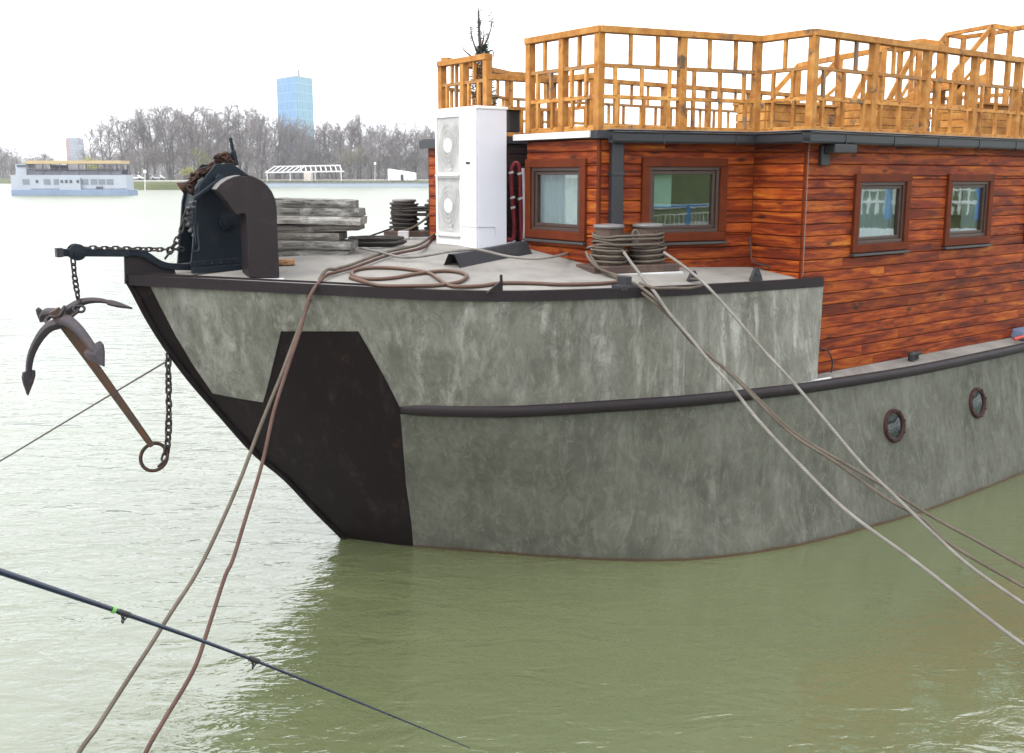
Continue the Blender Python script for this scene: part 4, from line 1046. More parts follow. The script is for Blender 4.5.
# ------------------------------------------------------------------ small deck fittings
def gusset(px, py, label, name='deck_padeye', w_=.17, h_=.12):
    c = ondeck(px, py); q = loc(c); m = MB()
    a2 = .02; P = lambda x, z: L(q.x+x, q.y-.0, q.z+z)
    pts = [P(-w_/2,-.01), P(w_/2,-.01), P(w_/2*.95,.02), P(w_*.14,h_), P(-w_*.14,h_), P(-w_/2*.95,.02)]
    m.prism(pts, YX*.03); r = empty(name, c, label, 'padeye'); m.build('plate', M['grey_steel'], r, c, bevel=.005)
    m = MB(); m.lathe([(.024,0),(.024,.004),(0,.005)], P(0,h_*.48), -YX, 16); m.build('eye', M['black'], r, c)
gusset(757, 280, 'triangular steel padeye on the gunwale near the deck step')
gusset(694, 281.5, 'low steel padeye on the gunwale with a rope looped through it', w_=.15, h_=.10)
c = ondeck(497, 292); q = loc(c); m = MB(); m.prism([L(q.x-.10,q.y,q.z), L(q.x+.06,q.y,q.z), L(q.x+.06,q.y,q.z+.10)], YX*.02); m.lathe([(.012,0),(.012,.06),(0,.062)], L(q.x+.05,q.y+.01,q.z+.08), (0,0,1), 8)
tag(m.build('deck_gusset', M['steel'], None, c), 'small dark triangular bracket standing on the bow deck edge', 'bracket')
m = MB(); c = ondeck(625, 287.5); q = loc(c)
m.hexa([L(q.x+x, q.y+y, q.z+z) for z in (-.02,.10) for x, y in ((-.035,-.05),(.035,-.05),(.035,.07),(-.035,.07))]); m.hexa([L(q.x+x, q.y+y, q.z+z) for z in (-.02,.025) for x, y in ((-.09,-.06),(.09,-.06),(.09,.08),(-.09,.08))])
tag(m.build('rope_chock', M['grey_steel'], None, c, bevel=.006), 'dark steel chock on the deck edge in front of the bollards', 'chock')
c = bp(onpl(905, 362, L(0,-2.62,0), YX)); m = MB(); cw = L(7.72,-2.62,zr+.0)
m.bar(cw+AX*-.10+V((0,0,.075)), cw+AX*.10+V((0,0,.065)), .045, .04); m.bar(cw+AX*-.035, cw+AX*-.035+V((0,0,.07)), .04, .04, V((0,1,0))); m.bar(cw+AX*.035, cw+AX*.035+V((0,0,.07)), .04, .04, V((0,1,0))); m.lathe([(.035,0),(.035,.07),(.02,.09),(0,.095)], cw+AX*-.075+V((0,0,.0)), (0,0,1), 10)
tag(m.build('deck_cleat', M['black'], None, cw, bevel=.008), 'small black cleat on the side deck under the windows', 'cleat')
cw = L(10.25,-2.60,zr); m = MB(); m.hexa([cw+AX*x+YX*y+V((0,0,z)) for z, k in ((.0,1),(.13,.9)) for x, y in ((-.22*k,-.10*k),(.5*k,-.10*k),(.5*k,.10*k),(-.22*k,.10*k))])
rr_ = empty('folded_tarp', cw, 'folded blue tarp with red webbing on the side deck at the right edge', 'tarp'); m.build('cloth', M['bluecloth'], rr_, cw, bevel=.03)
m = MB(); m.tube(spline([cw+AX*-.42+YX*-.06+V((0,0,.03)), cw+AX*-.3+YX*-.1+V((0,0,.05)), cw+AX*-.18+YX*-.11+V((0,0,.07)), cw+AX*.1+YX*-.105+V((0,0,.06))], 6), .022, 7); m.build('webbing', M['redcloth'], rr_, cw, smooth=180)
def wire(pts, label, r=.008, mat='black'):
    P = spline(pts, 8); m = MB(); m.tube(P, r, 6); tag(m.build('wire', M[mat], None, P[0], smooth=180), label, 'wire')
wire([L(5.72,-1.90,2.98), L(5.70,-1.93,2.86), L(5.66,-1.99,2.74), L(5.72,-2.08,2.70), L(5.80,-2.16,2.67)], 'thin dark wire hanging from the inner wall corner on to the deck')
wire([L(6.12,-2.52,1.86), L(6.20,-2.56,1.83), L(6.26,-2.58,1.72), L(6.25,-2.58,1.60)], 'short wire poking out of the boards above the side deck')

# ------------------------------------------------------------------ ropes
def rope(name, pts, r, mat, label, cat='rope', k=8, n=8):
    P = spline(pts, k); m = MB(); m.tube(P, r, n); return tag(m.build(name, M[mat], None, P[0], smooth=180), label, cat)
def pxrope(pix, d0, d1, extra=(), stops=None):
    ln = [0]
    for i in range(1, len(pix)): ln.append(ln[-1]+math.dist(pix[i], pix[i-1]))
    out = []
    for i, (x, y) in enumerate(pix):
        f = ln[i]/ln[-1]
        Y = d0+(d1-d0)*f if not stops else stops(f)
        out.append(aty(x, y, Y))
    return out+[V(e) for e in extra]
def seg_depth(pix, knots):
    """knots: (index, depth); depth interpolated along pixel length"""
    ln = [0]
    for i in range(1, len(pix)): ln.append(ln[-1]+math.dist(pix[i], pix[i-1]))
    out = []
    for i, (x, y) in enumerate(pix):
        for (i0, d0), (i1, d1) in zip(knots, knots[1:]):
            if i0 <= i <= i1: out.append(aty(x, y, d0+(d1-d0)*(ln[i]-ln[i0])/max(1e-6, ln[i1]-ln[i0]))); break
    return out
Yb = nc.y-.16
r1 = [(622,250),(633,265),(645,280.5),(656,294),(669,313),(691,338.5),(708,359.5),(729.5,384),(758,420),(800,465),(848,512),(916,562),(985,616),(1024,645),(1120,712)]
rope('mooring_rope', seg_depth(r1, [(0,Yb),(3,8.62),(14,6.4)])+[V((5.2,5.6,-.4))], .0145, 'rope_grey', 'pale mooring rope running lowest to the right edge of the photo')
r2 = [(586,252),(590,260),(601,269.5),(626,279),(650,294),(669,313),(691,339),(708,354),(738,381),(788,431),(835,462),(889,500),(923,519),(950,544),(1024,587),(1140,650)]
rope('mooring_rope', seg_depth(r2, [(0,Yb),(4,8.66),(15,7.0)])+[V((6.6,6.4,-.4))], .0135, 'rope_tan', 'dun mooring rope of the close pair, reaching the right edge just above the lowest ropes')
r3 = [(590,256),(604,273),(628,283.5),(650,299),(671,318),(693,343),(711,357),(741,382),(791,430),(837,459),(877,482),(931,516),(977,541),(1024,567),(1150,634)]
rope('mooring_rope', seg_depth(r3, [(0,Yb),(3,8.67),(14,7.4)])+[V((7.0,6.8,-.4))], .0135, 'rope_tan', 'dun mooring rope of the close pair, reaching the right edge highest of all')
r4 = [(664,252.5),(678,262),(691,272),(708,287),(735,317),(762,348.5),(792,381),(825,420),(862,464),(893,494),(931,531),(970,566),(1024,604),(1130,676)]
rope('mooring_rope', seg_depth(r4, [(0,Yb-.05),(3,8.78),(13,6.6)])+[V((5.9,6.0,-.4))], .0135, 'rope_grey', 'pale mooring rope from the right bollard crossing over the brown pair')
l_deck = [(436,233),(420,244),(400,249),(383,253),(366,259),(350,265),(336,269),(322,275)]
l1 = l_deck+[(308,294),(299,328),(282,373),(260,427),(240,480),(217.5,531),(196,574),(170,614),(152,643),(127,681),(98,726),(70,770)]
def deckrope(pix, off): return [ondeck(x, y, off) for x, y in pix]
def leftrope(deckpix, air, d_edge, d_end, r, mat, label):
    P = [aty(deckpix[0][0], deckpix[0][1], fc.y-.15)]+deckrope(deckpix[1:], .03); A_pix = air; ln = 0; tot = sum(math.dist(A_pix[i], A_pix[i-1]) for i in range(1, len(A_pix)))
    for i, (x, y) in enumerate(A_pix):
        if i: ln += math.dist(A_pix[i], A_pix[i-1])
        P.append(aty(x, y, d_edge+(d_end-d_edge)*ln/tot))
    e = P[-1]; P.append(V((e.x-.25, e.y-.35, -.5)))
    rope('bow_line', P, r, mat, label)
leftrope(l_deck, l1[9:], 8.16, 5.35, .0145, 'rope_tan', 'greyish bow line, leftmost of the two ropes dropping from the bow past the fishing rod')
l2d = [(434,237),(424,247),(404,252),(386,256),(369,262),(352,268),(337,272),(324,277)]
leftrope(l2d, [(310,296),(301,328),(288.5,365),(274,411),(262,464),(246,517),(233,559),(224.5,578),(208,629),(197.5,661),(186,684),(163,722),(140,765)], 8.15, 5.45, .0145, 'rope_red', 'reddish bow line, rightmost of the two ropes dropping from the bow past the fishing rod')
rope('mooring_cable', [aty(167,361,8.62), aty(120,389,8.75), aty(60,425,8.95), aty(0,461,9.2), aty(-60,496,9.5), aty(-140,536,9.6)], .0085, 'cable', 'thin dark cable slanting from the bow to the left edge of the photo', 'cable')
hose1 = [(623,281.5),(600,283.5),(560,284.5),(539,283.5),(503,283),(479,286),(452,286),(440,280),(431,274),(420,271),(400,268.5),(380,267.5),(362,268.5),(352,272),(356,277),(375,279),(395,277.5),(415,274),(440,271),(458,272),(467,276),(460,281.5),(440,285),(410,286),(380,285.5),(362,281),(350,277.5)]
rope('deck_hose', deckrope(hose1, .018), .0165, 'hose', 'brown hose lying in loops on the bow deck', 'hose', k=6)
gr = [(593,246),(572,252.5),(549,257.5),(529,258.5),(512,257),(499,254.5),(485,251),(473,249.5),(450,251.5),(420,256.5),(400,257),(380,252),(360,248)]
rope('deck_rope', [aty(593,246,nc.y-.02)]+[ondeck(x, y, .17 if 445 < x < 552 else .05) for x, y in gr[1:]], .0125, 'rope_grey', 'pale rope drooping across the deck from the bollards past the white cabinet', 'rope', k=6)
rope('deck_rope', [aty(400,224,fc.y-.1), aty(390,229,fc.y-.2), aty(376,234,fc.y-.3), aty(358,240,fc.y-.4), aty(340,246,fc.y-.6)], .0115, 'rope_dark', 'dark rope slanting left from the far bollards to the plank stack')
rope('deck_rope', [aty(432,212,fc.y-.2), aty(424,220,fc.y-.25), aty(412,228,fc.y-.28), aty(402,231,fc.y-.2)], .0145, 'rope_tan', 'short rope end draped down over the far bollards')
lp = [(640,283),(655,288),(672,290.5),(690,289),(702,285),(700,280),(690,279)]
rope('deck_rope', [ondeck(x, min(y, 288), .03) for x, y in lp], .013, 'rope_tan', 'short rope lying along the gunwale through the low padeye')
# coil beside the planks
cc = ondeck(374, 247); m = MB(); rnd = random.Random(6); pts = []
for k in range(26*5):
    an = k*2*math.pi/26; ly = k//26; R = .17+.10*((ly % 3)/2)+rnd.uniform(-.006,.006)
    pts.append(cc+V((R*1.3*math.cos(an)+.03*math.sin(ly*2), R*math.sin(an), .02+.019*ly+rnd.uniform(-.004,.004))))
m.tube(pts, .0135, 7); tag(m.build('rope_coil', M['rope_dark'], None, cc, smooth=180), 'dark coil of rope on deck between the plank stack and the far bollards', 'rope coil')
m = MB(); c = L(3.75, 1.75, deckz(3.75,1.75)+.03); m.box(c+V((0,0,.03)), (.13,.10,.09)); tag(m.build('deck_block', M['plinth'], None, c, bevel=.008), 'small white block on deck at the foot of the far bollards', 'block')

# ------------------------------------------------------------------ fishing rod and the quay rail it rests on
def rod():
    pix = [(-90,541,1.78),(0,571.5,1.9),(113,609.5,2.05),(200,640,2.17),(255,660.5,2.25),(310,682.5,2.34),(400,719,2.5),(470,748,2.62)]
    P = [aty(*q) for q in pix]; d0 = (P[0]-P[1]).normalized(); butt = P[0]+d0*1.35; base = butt
    r = empty('fishing_rod', base, 'dark blue fishing rod slanting across the lower left corner', 'fishing rod')
    allp = [butt]+P; ra = [.0095,.0080,.0071,.0056,.0045,.0039,.0034,.0026,.0014]
    m = MB(); m.tube(allp, ra, 10); m.build('blank', M['rod'], r, base, smooth=60)
    m = MB(); m.tube([butt, butt-d0*.45], .014, 12); m.build('grip', M['black'], r, base, smooth=60)
    m = MB(); q = aty(113.5,609.7,2.05); t = (P[3]-P[2]).normalized(); m.tube([q-t*.004, q+t*.004], .0075, 10); m.build('green_whipping', M['green'], r, base)
    for x, y, Y in ((124,613.3,2.065),(254,660,2.248)):
        q = aty(x, y, Y); m = MB(); m.tube([q-t*.014, q+t*.014], .0066, 8); dn = V((0,0,-1)); c = q+dn*.017-t*.004
        m.tube([q+t*.012, c+dn*.004], .0016, 6); m.tube([q-t*.010, c], .0016, 6)
        m.tube([c+V((0,1,0))*(.0065*math.cos(k))+dn*(.0065*math.sin(k)) for k in [j*2*math.pi/14 for j in range(14)]], .0017, 5, closed=True); m.build('line_guide', M['black'], r, base, smooth=60)
rod()
def quay_rail():
    base = V((10,.55,1.95)); r = empty('quay_railing', base, 'blue pipe railing along the quay edge, seen only as a reflection in the windows', 'railing')
    m = MB(); m.tube([(-12,.55,2.82),(40,.55,2.82)], .035, 10); m.build('top_pipe', M['blue'], r, base, smooth=60)
    m = MB(); m.tube([(-12,.55,2.15),(40,.55,2.15)], .018, 8); m.tube([(-12,.55,2.6),(40,.55,2.6)], .012, 8)
    for k in range(260): m.tube([(-12+.2*k,.55,2.15),(-12+.2*k,.55,2.6)], .007, 5)
    m.build('infill_bars', M['whitepl'], r, base)
    for k in range(27):
        m = MB(); m.tube([(-12+2*k,.55,1.9),(-12+2*k,.55,2.84)], .045, 10); m.build('post', M['blue'], r, base, smooth=60)
quay_rail()
g = MB(); g.grid([[(x+nx*d, y+ny*d, z) for d, z in ((2.6,2.36),(3.7,2.50))] for x, y, nx, ny in unseen_strip]); tag(g.build('unseen_strip', M['pave'], smooth=180), kind='structure')  # pale strip out of view, added to brighten what the windows reflect
def bank_fence():
    base = V((36.6,20,2.0)); r = empty('picket_fence', base, 'pale picket fence on the bank round the bend, seen only in the window reflections', 'fence')
    m = MB(); P = [(35.6,2,0),(38,12,0),(39.2,25,0),(41.2,60,0)]
    for z in (2.5, 3.0): m.tube([(x, y, z) for x, y, _ in P], .04, 6)
    for k in range(120):
        f = k/119*3; i = min(int(f), 2); a, b_ = V(P[i]), V(P[i+1]); q = a.lerp(b_, f-i); m.bar(q+V((0,0,2.0)), q+V((0,0,3.15)), .10, .03, V((1,0,0)))
    m.build('pickets', M['whitepl'], r, base)
    for k in range(12):
        f = k/11*3; i = min(int(f), 2); q = V(P[i]).lerp(V(P[i+1]), f-i); m = MB(); m.tube([q+V((-.1,0,1.8)), q+V((-.1,0,3.4))], .11, 10); m.build('post', M['blue'], r, base, smooth=60)
bank_fence()

# ------------------------------------------------------------------ far bank: trees
def tree_meshes(seed, h, spread):
    rnd = random.Random(seed); tk = MB(); cr = MB()
    def tubeseg(mb, P, r0, r1, n=3):
        m_ = len(P); mb.tube(P, [r0+(r1-r0)*i/(m_-1) for i in range(m_)], n, caps=False)
    def grow(p, d_, ln, r, lev):
        segs = 4 if lev < 2 else (3 if lev < 4 else 2); P = [p]; dd = d_.copy()
        for i in range(segs):
            dd = (dd+V((rnd.uniform(-1,1), rnd.uniform(-1,1), rnd.uniform(-.5,.9)))*(.10+.06*lev)).normalized(); P.append(P[-1]+dd*(ln/segs))
        tubeseg(tk if lev < 2 else cr, P, r, r*(.45 if lev else .3), 6 if lev == 0 else 3)
        if lev == 5: return
        nch = (13,6,5,3,2)[lev]
        for k in range(nch):
            f = (.10+.90*(k+rnd.random())/nch) if lev == 0 else (.2+.8*(k+rnd.random())/nch)
            i = min(int(f*segs), segs-1); q = P[i].lerp(P[i+1], f*segs-i); t = (P[i+1]-P[i]).normalized()
            sd_ = t.cross(V((rnd.uniform(-1,1), rnd.uniform(-1,1), rnd.uniform(-1,1)))).normalized(); an = math.radians(rnd.uniform(25, 62))
            nd = (t*math.cos(an)+sd_*math.sin(an)*spread).normalized()
            l2 = ln*((.40,.55,.55,.52,.5)[lev])*rnd.uniform(.7,1.2)*(1-.35*f if lev == 0 else 1)
            grow(q, nd, l2, max(r*(.42,.5,.5,.5,.5)[lev], .026), lev+1)
    grow(V((0,0,-.3)), V((rnd.uniform(-.05,.05),0,1)).normalized(), h*.78, h*.016, 0)
    return tk, cr
PROTO = []
for i, (h, s) in enumerate(((26,1.0),(24,1.15),(28,.85),(22,1.1),(25,.95))):
    tk, cr = tree_meshes(20+i, h, s); PROTO.append((tk.build('trunk', M['bark'], None, (0,0,0), fix=False), cr.build('crown', M['twigs'], None, (0,0,0), fix=False), h))
used = set(); trnd = random.Random(11)
def tree(px, Y, top_py, label, group, zb=2.4, wide=1.0):
    i = trnd.randrange(len(PROTO)); tk, cr, h = PROTO[i]; P = aty(px, HZ, Y); P.z = zb
    hw = aty(px, top_py, Y).z-zb; s = hw/h
    r = empty('bare_tree', P, label, 'tree', group, trnd.uniform(0, 6.28)); r.scale = (s*wide, s*wide, s)
    for o in (tk, cr):
        c = o if i not in used else o.copy()
        if i in used: COL.objects.link(c)
        c.parent = r; c.location = (0,0,0)
    used.add(i)
prof = pch([88,110,135,160,205,250,275,300,325,350,385,420,440,520,640], [128,118,112,106,99,104,112,120,118,113,120,122,124,124,126])
for x, tp in ((96,126),(104,120),(113,116),(124,113),(131,109)): tree(x, 372+trnd.uniform(0,40), tp+trnd.uniform(-2,3), 'tall bare tree rising behind the right half of the white river boat', 'bare trees behind the river boat')
n_ = 0
x = 139
while x < 272:
    for Y in (352, 410):
        tree(x+trnd.uniform(-4,4), Y+trnd.uniform(-12,12), prof(x)+trnd.uniform(-3,9)+(Y-352)*.03, 'bare grey tree in the wood between the white river boat and the blue tower', 'bare trees between river boat and blue tower')
    x += 9
x = 274
while x < 326:
    for Y in (372, 420):
        tree(x+trnd.uniform(-3,3), Y+trnd.uniform(-12,12), prof(x)+trnd.uniform(-1,7), 'bare grey tree in front of the blue glass tower', 'bare trees in front of blue tower')
    x += 9
x = 328
while x < 442:
    for Y in (378, 425):
        tree(x+trnd.uniform(-4,4), Y+trnd.uniform(-12,12), prof(x)+trnd.uniform(-2,8), 'bare grey tree in the wood between the blue tower and the white cabinet', 'bare trees right of blue tower')
    x += 8
x = -8
while x < 64:
    for Y in (560, 640):
        tree(x+trnd.uniform(-3,3), Y+trnd.uniform(-20,20), 146+x*.12+trnd.uniform(-3,7), 'distant bare tree low on the bank at the left edge of the photo', 'distant bare trees at the left edge', 3.0, 1.5)
    x += 9
def brush(name, label, spans, n, seed):
    rnd = random.Random(seed); m = MB()
    for i in range(n):
        px0, px1, Y0, Y1, zt = rnd.choice(spans); Y = rnd.uniform(Y0, Y1); b_ = aty(rnd.uniform(px0, px1), HZ, Y); b_.z = 2.0; hh = zt*rnd.uniform(.35, 1)**1.3
        d_ = V((rnd.gauss(0,.22), rnd.gauss(0,.1), 1)).normalized(); r = rnd.uniform(.03,.10); top = b_+d_*hh
        m.tube([b_, b_+d_*hh*.5+V((rnd.uniform(-.3,.3),0,0)), top], [r, r*.7, r*.2], 3, caps=False)
        for k in range(5):
            q = b_+d_*hh*rnd.uniform(.25,.95); e_ = q+V((rnd.gauss(0,1), rnd.gauss(0,.4), rnd.uniform(.2,1.6)))*hh*.13; m.tube([q, e_], [.045,.015], 3, caps=False)
    o = m.build(name, M['twigs'], None, fix=False); tag(o, label, 'undergrowth', kind='stuff')
brush('undergrowth', 'grey tangle of saplings filling the wood behind the far bank trees', [(84,300,455,500,16),(260,450,440,500,15),(300,450,470,520,18),(84,260,500,540,18)], 5200, 5)
brush('undergrowth', 'grey low scrub at the left edge beyond the river boat', [(-20,82,660,720,17)], 1300, 6)
for i, o in enumerate(PROTO):
    if i not in used: bpy.data.objects.remove(o[0]); bpy.data.objects.remove(o[1])
def bush(px, py_top, py_bot, Y, wpx, label, mat, n=2600, seed=0):
    rnd = random.Random(seed); top = aty(px, py_top, Y); bot = aty(px, py_bot, Y); hh = top.z-bot.z; R = wpx/2*Y/F
    r = empty('shrub', bot, label, 'shrub'); lf = MB(); tw = MB()
    lobes = [(V((rnd.uniform(-.6,.6)*R, rnd.uniform(-.5,.5)*R, hh*rnd.uniform(.3,.78))), R*rnd.uniform(.35,.6)) for _ in range(11)]
    for i in range(n):
        c, rad = rnd.choice(lobes); d_ = V((rnd.gauss(0,1), rnd.gauss(0,1), rnd.gauss(0,1))).normalized()*rad*rnd.random()**.4
        p = bot+c+d_; a_ = V((rnd.uniform(-1,1), rnd.uniform(-1,1), rnd.uniform(-1,1))).normalized()*.17; b_ = a_.cross(V((rnd.random(), rnd.random(), rnd.random()))).normalized()*.09
        lf.face([p-a_, p+b_, p+a_, p-b_])
    for c, rad in lobes: tw.tube([bot, bot+c*.5+V((0,0,.3)), bot+c], [.12,.08,.03], 4, caps=False)
    tw.build('stem', M['bark'], r, bot, fix=False); lf.build('foliage', M[mat], r, bot, fix=False)
bush(203, 143, 178, 345, 24, 'yellow green budding shrub showing above the windlass', 'budleaf', seed=1)
bush(188, 163, 182, 335, 15, 'low yellow green shrub beside the left edge of the windlass', 'budleaf', 1500, seed=2)
bush(92, 155, 178, 330, 20, 'yellow green shrub rising behind the white river boat canopy', 'budleaf', 1800, seed=3)
bush(352, 140, 180, 350, 27, 'olive grey rounded shrub at the right end of the white trellis', 'shrubleaf', 3000, seed=4)

# ------------------------------------------------------------------ far bank: towers, boat, trellis, pavilion
def facade(name, c1, c2, bw, bh, rough=.15, c3=None):
    t = NT(name); g = t.add('ShaderNodeTexBrick'); g.offset = 0; g.inputs['Scale'].default_value = 1; g.inputs['Mortar Size'].default_value = .32
    g.inputs['Brick Width'].default_value = bw; g.inputs['Row Height'].default_value = bh; g.inputs['Color1'].default_value = (*c1,1); g.inputs['Color2'].default_value = (*(c3 or c1),1); g.inputs['Mortar'].default_value = (*c2,1)
    t.l.new(t.coord('UV'), g.inputs['Vector']); return t.done(g.outputs['Color'], rough)
def tower(name, px0, pxm, px1, py_top, Y, label, cat, mats, antenna=None, depth_k=.6):
    P0, Pm, P1 = aty(px0, HZ, Y*1.02), aty(pxm, HZ, Y*.99), aty(px1, HZ, Y*1.02); P3 = P0+P1-Pm; zt = aty(pxm, py_top, Y).z
    base = V((Pm.x, Pm.y, 0)); r = empty(name, base, label, cat)
    for (A1, B1_, mt, nm) in ((P0, Pm, mats[0], 'facade'), (Pm, P1, mats[1], 'facade'), (P1, P3, mats[0], 'facade'), (P3, P0, mats[1], 'facade')):
        m = MB(); ln = (B1_-A1).length; m.face([(A1.x,A1.y,0),(B1_.x,B1_.y,0),(B1_.x,B1_.y,zt),(A1.x,A1.y,zt)], [(0,0),(ln,0),(ln,zt),(0,zt)]); m.build(nm, mt, r, base, fix=False)
    m = MB(); m.prism([(p.x, p.y, zt) for p in (P0, Pm, P1, P3)], (0,0,1.0)); rf = m.build('roof', M['pave'], r, base)
    if antenna:
        a_ = aty(antenna[0], antenna[1], Y); m = MB(); m.tube([(a_.x, Pm.y+8, zt), (a_.x, Pm.y+8, a_.z)], .7, 6); m.build('antenna', M['rust'], rf, base)
gb = [facade('blue_glass_left', (.03,.15,.33), (.13,.29,.44), 4.2, 7.6, .5, (.06,.20,.38)), facade('blue_glass_right', (.075,.26,.39), (.21,.40,.50), 4.2, 7.6, .5, (.12,.31,.43))]
tower('glass_tower', 280, 298.7, 315.5, 77.5, 900, 'tall pale blue glass tower above the bare trees', 'tower', gb, (299, 70))
rb = [facade('red_gable', (.27,.13,.125), (.24,.12,.12), 5, 3, .9), facade('banded_flats', (.30,.33,.41), (.16,.19,.27), 30, 3.4, .8)]
tower('apartment_block', 68, 71.5, 86, 138.5, 1200, 'small distant apartment block with red gable left of the trees', 'apartment block', rb)

def river_boat():
    Y = 190.0; p = lambda x, y, dy=0: aty(x, y, Y+dy); base = V((p(72,195).x, Y, 0)); r = empty('river_boat', base, 'white two deck floating restaurant boat with a cream canopy across the river', 'boat')
    wh = plain('river_boat_white', (.34,.375,.43), .5, .08, .5); bl = plain('river_boat_blue', (.17,.23,.33), .5, .1, .5); dk = plain('river_boat_window', (.07,.08,.10), .2, .2, .5); cn = plain('cream_canopy', (.44,.33,.18), .7, .08, .5); wn = plain('river_boat_pane', (.16,.19,.23), .3, .1, .5); dpt = plain('river_boat_shade', (.12,.12,.15), .8, .3, .5)
    def bx(m, x0, x1, y0, y1, d0, d1): 
        a, b_ = p(x0, y1), p(x1, y0); m.hexa([(a.x, Y+d0, a.z), (b_.x, Y+d0, a.z), (b_.x, Y+d1, a.z), (a.x, Y+d1, a.z), (a.x, Y+d0, b_.z), (b_.x, Y+d0, b_.z), (b_.x, Y+d1, b_.z), (a.x, Y+d1, b_.z)])
    m = MB(); bx(m, 13,130,189.5,197,-.6,4); m.build('hull', bl, r, base, bevel=.1)
    m = MB(); bx(m, 11.5,126,175,189.6,0,3.6); m.build('lower_deck', wh, r, base)
    m = MB(); bx(m, 61,81,178,190.5,-.5,0); m.build('entrance', wh, r, base)
    m = MB(); bx(m, 15,26.5,164,175.2,.4,3.4); m.build('wheelhouse', wh, r, base)
    m = MB(); bx(m, 16,25,164.8,167.0,.3,.5); m.build('wheelhouse_window', dk, r, base)
    m = MB(); bx(m, 26,121.5,160.6,163.8,-.4,4); m.build('canopy', cn, r, base)
    m = MB(); bx(m, 80,121,163.6,164.4,-.45,4.05); m.build('canopy_edge', dk, r, base)
    m = MB(); bx(m, 27,122,174.2,175.4,.02,3.7); m.build('upper_deck', dpt, r, base)
    for x in (27,43,60,79,98,110,121):
        for dd in (.1, 3.5):
            m = MB(); a = p(x, 175); t_ = p(x, 163); m.bar((a.x, Y+dd, a.z), (a.x, Y+dd, t_.z), .16, .16, V((0,1,0))); m.build('canopy_post', dpt, r, base)
    m = MB()
    for y in (168.5, 171.2): a, b_ = p(27,y), p(121,y); m.bar((a.x,Y+.05,a.z), (b_.x,Y+.05,b_.z), .06, .07)
    bx(m, 46,60,165,175,2,3.5); bx(m, 27,121,170.6,174.4,.10,.2); bx(m, 27,121,169.5,174.4,3.4,3.5); m.build('rail', dpt, r, base)  # the dark panels stand in for shade under the canopy
    for x in (26,47,57,85,94,102,110): 
        m = MB(); bx(m, x-3.1,x+3.1,179.2,184.6,-.06,.04); m.build('window', wn, r, base)
    for x in (37,63,67.5,72,79): 
        m = MB(); bx(m, x-1.2,x+1.2,180,183,-.56 if x > 50 else -.06,.04); m.build('porthole', dk, r, base)
    m = MB(); bx(m, 31,127,188.6,189.8,-.1,0.0); m.build('fender_strip', dpt, r, base)
    m = MB(); bx(m, 97,103,186.5,189,-.4,-.1); m.build('tyre', dk, r, base)
river_boat()
def trellis():
    Y = 338.0; p = lambda x, y, dy=0: aty(x, y, Y)+V((0,dy,0)); base = V((p(305,181).x, Y, 2.2)); r = empty('trellis', base, 'long white slanting trellis frame on the far promenade left of the pavilion', 'trellis')
    wt = plain('trellis_white', (.62,.62,.62), .6, .05, .3); m = MB(); f = MB()
    m.bar(p(270,166.5,5), p(338,165.2,5), .45, .45); m.bar(p(265,172.5), p(344,171.2), .45, .45); m.build('rail', wt, r, base)
    n = 16
    for k in range(n): 
        x = 266+76*k/(n-1); f.bar(p(x,172.3), p(x+5.5 if x < 300 else x-4.5,166,5), .28, .32)
    f.build('slats', wt, r, base)
    for x in (267,290,315,341):
        k = MB(); a = p(x,172); k.bar(a, V((a.x,a.y,2.0)), .3, .3, V((0,1,0))); k.build('post', wt, r, base)
trellis()
def small_box(name, px0, px1, py0, py1, Y, dep, mat, label, cat, slope=0):
    a, b_ = aty(px0, py1, Y), aty(px1, py0, Y); base = V(((a.x+b_.x)/2, Y, a.z)); r = empty(name, base, label, cat); m = MB(); zl = b_.z
    zr_ = b_.z-slope
    m.hexa([(a.x,Y,a.z),(b_.x,Y,a.z),(b_.x,Y+dep,a.z),(a.x,Y+dep,a.z),(a.x,Y,zl),(b_.x,Y,zr_),(b_.x,Y+dep,zr_),(a.x,Y+dep,zl)]); m.build('shell', mat, r, base, bevel=.05)
    return r, base, a, b_
wp = plain('pavilion_white', (.80,.80,.80), .6, .03, .3)
r_, bs, a, b_ = small_box('pavilion', 388, 414, 168.8, 180.5, 342, 8, wp, 'white pavilion with sloping roof on the far promenade', 'pavilion', 1.3)
m = MB(); x0 = aty(402,178,341.9); m.box((x0.x, 341.9, 2.9), (.9,.12,2.4)); m.build('door', M['black'], r_, bs)
small_box('kiosk', 304, 311, 172.5, 181, 335, 3, plain('kiosk_beige', (.52,.47,.42), .7, .05, .3), 'small beige kiosk under the white trellis', 'kiosk')
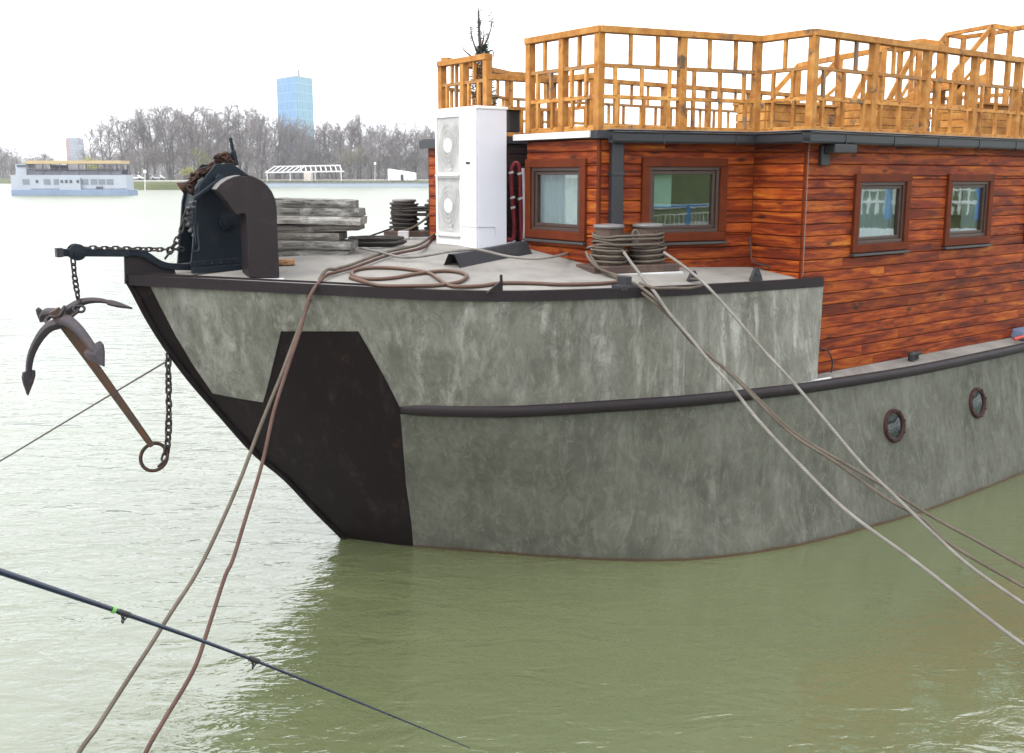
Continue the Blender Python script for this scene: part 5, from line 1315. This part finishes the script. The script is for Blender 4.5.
def pontoon():
    Y = 322.0; base = V((aty(350,187,Y).x, Y, 0)); r = empty('pontoon', base, 'long low pale blue pontoon moored along the far bank', 'pontoon')
    x0, x1 = aty(262,187,Y).x, aty(520,187,Y).x; pb = plain('pontoon_blue', (.30,.355,.42), .6, .08, .1); dk = plain('pontoon_dark', (.10,.11,.13), .7, .2, .1)
    m = MB(); m.box(((x0+x1)/2, Y+3, .55), (x1-x0, 6, 1.5)); m.build('float', pb, r, base, bevel=.05)
    m = MB(); m.box(((x0+x1)/2, Y+3, 1.42), (x1-x0, 6.1, .24)); m.build('deck', dk, r, base)
    n = 46
    for k in range(n):
        x = x0+(x1-x0)*k/(n-1); m = MB(); m.tube([(x, Y+6.2, 1.2), (x, Y+6.2, 2.5+.25*math.sin(k*2.1))], .13, 5); m.build('post', plain_post, r, base)
plain_post = plain('pile_grey', (.22,.20,.19), .9, .2, .3)
pontoon()
def lamp(px, py0, py1, Y, label):
    a, b_ = aty(px, py1, Y), aty(px, py0, Y); r = empty('lamp_post', a, label, 'lamp post'); m = MB(); m.tube([a, b_], [.10,.07], 6); m.build('pole', wp, r, a)
    m = MB(); m.lathe([(.12,0),(.38,.15),(.38,.7),(.2,.9),(0,.95)], b_, (0,0,1), 10); m.build('lantern', wp, r, a)
lamp(145, 173.5, 190, 262, 'white lamp post on the grass just right of the river boat')
for x, l_ in ((218,'thin white lamp post seen above the windlass housing'), (375,'thin white lamp post between trellis and pavilion')): lamp(x, 165, 181, 345, l_)
def car(px, Y, mat, label):
    a = aty(px, HZ, Y); base = V((a.x, Y, 2.45)); r = empty('parked_car', base, label, 'car', 'cars parked on the far bank'); s = [(-2.1,.35),(-2.15,.8),(-1.5,.95),(-.9,1.45),(.7,1.45),(1.3,.95),(2.1,.8),(2.1,.35)]
    m = MB(); m.prism([(base.x+x, Y-.85, base.z+z) for x, z in s], (0,1.7,0)); m.build('body', mat, r, base, bevel=.08)
    m = MB(); m.prism([(base.x+x, Y-.87, base.z+z) for x, z in ((-1.3,.98),(-.85,1.36),(.62,1.36),(1.05,.98))], (0,1.74,0)); m.build('window', M['black'], r, base)
    for x in (-1.35,1.3):
        for y_ in (-.9,.9): m = MB(); m.lathe([(.33,-.1),(.33,.1)], (base.x+x, Y+y_, base.z+.33), (0,1,0), 14); m.build('wheel', M['black'], r, base)
car(136, 300, plain('car_white', (.7,.7,.72), .3, .03, 1), 'white car parked on the far bank right of the river boat')
car(158, 312, plain('car_silver', (.45,.47,.5), .3, .03, 1), 'silver car parked on the far bank among the tree trunks')
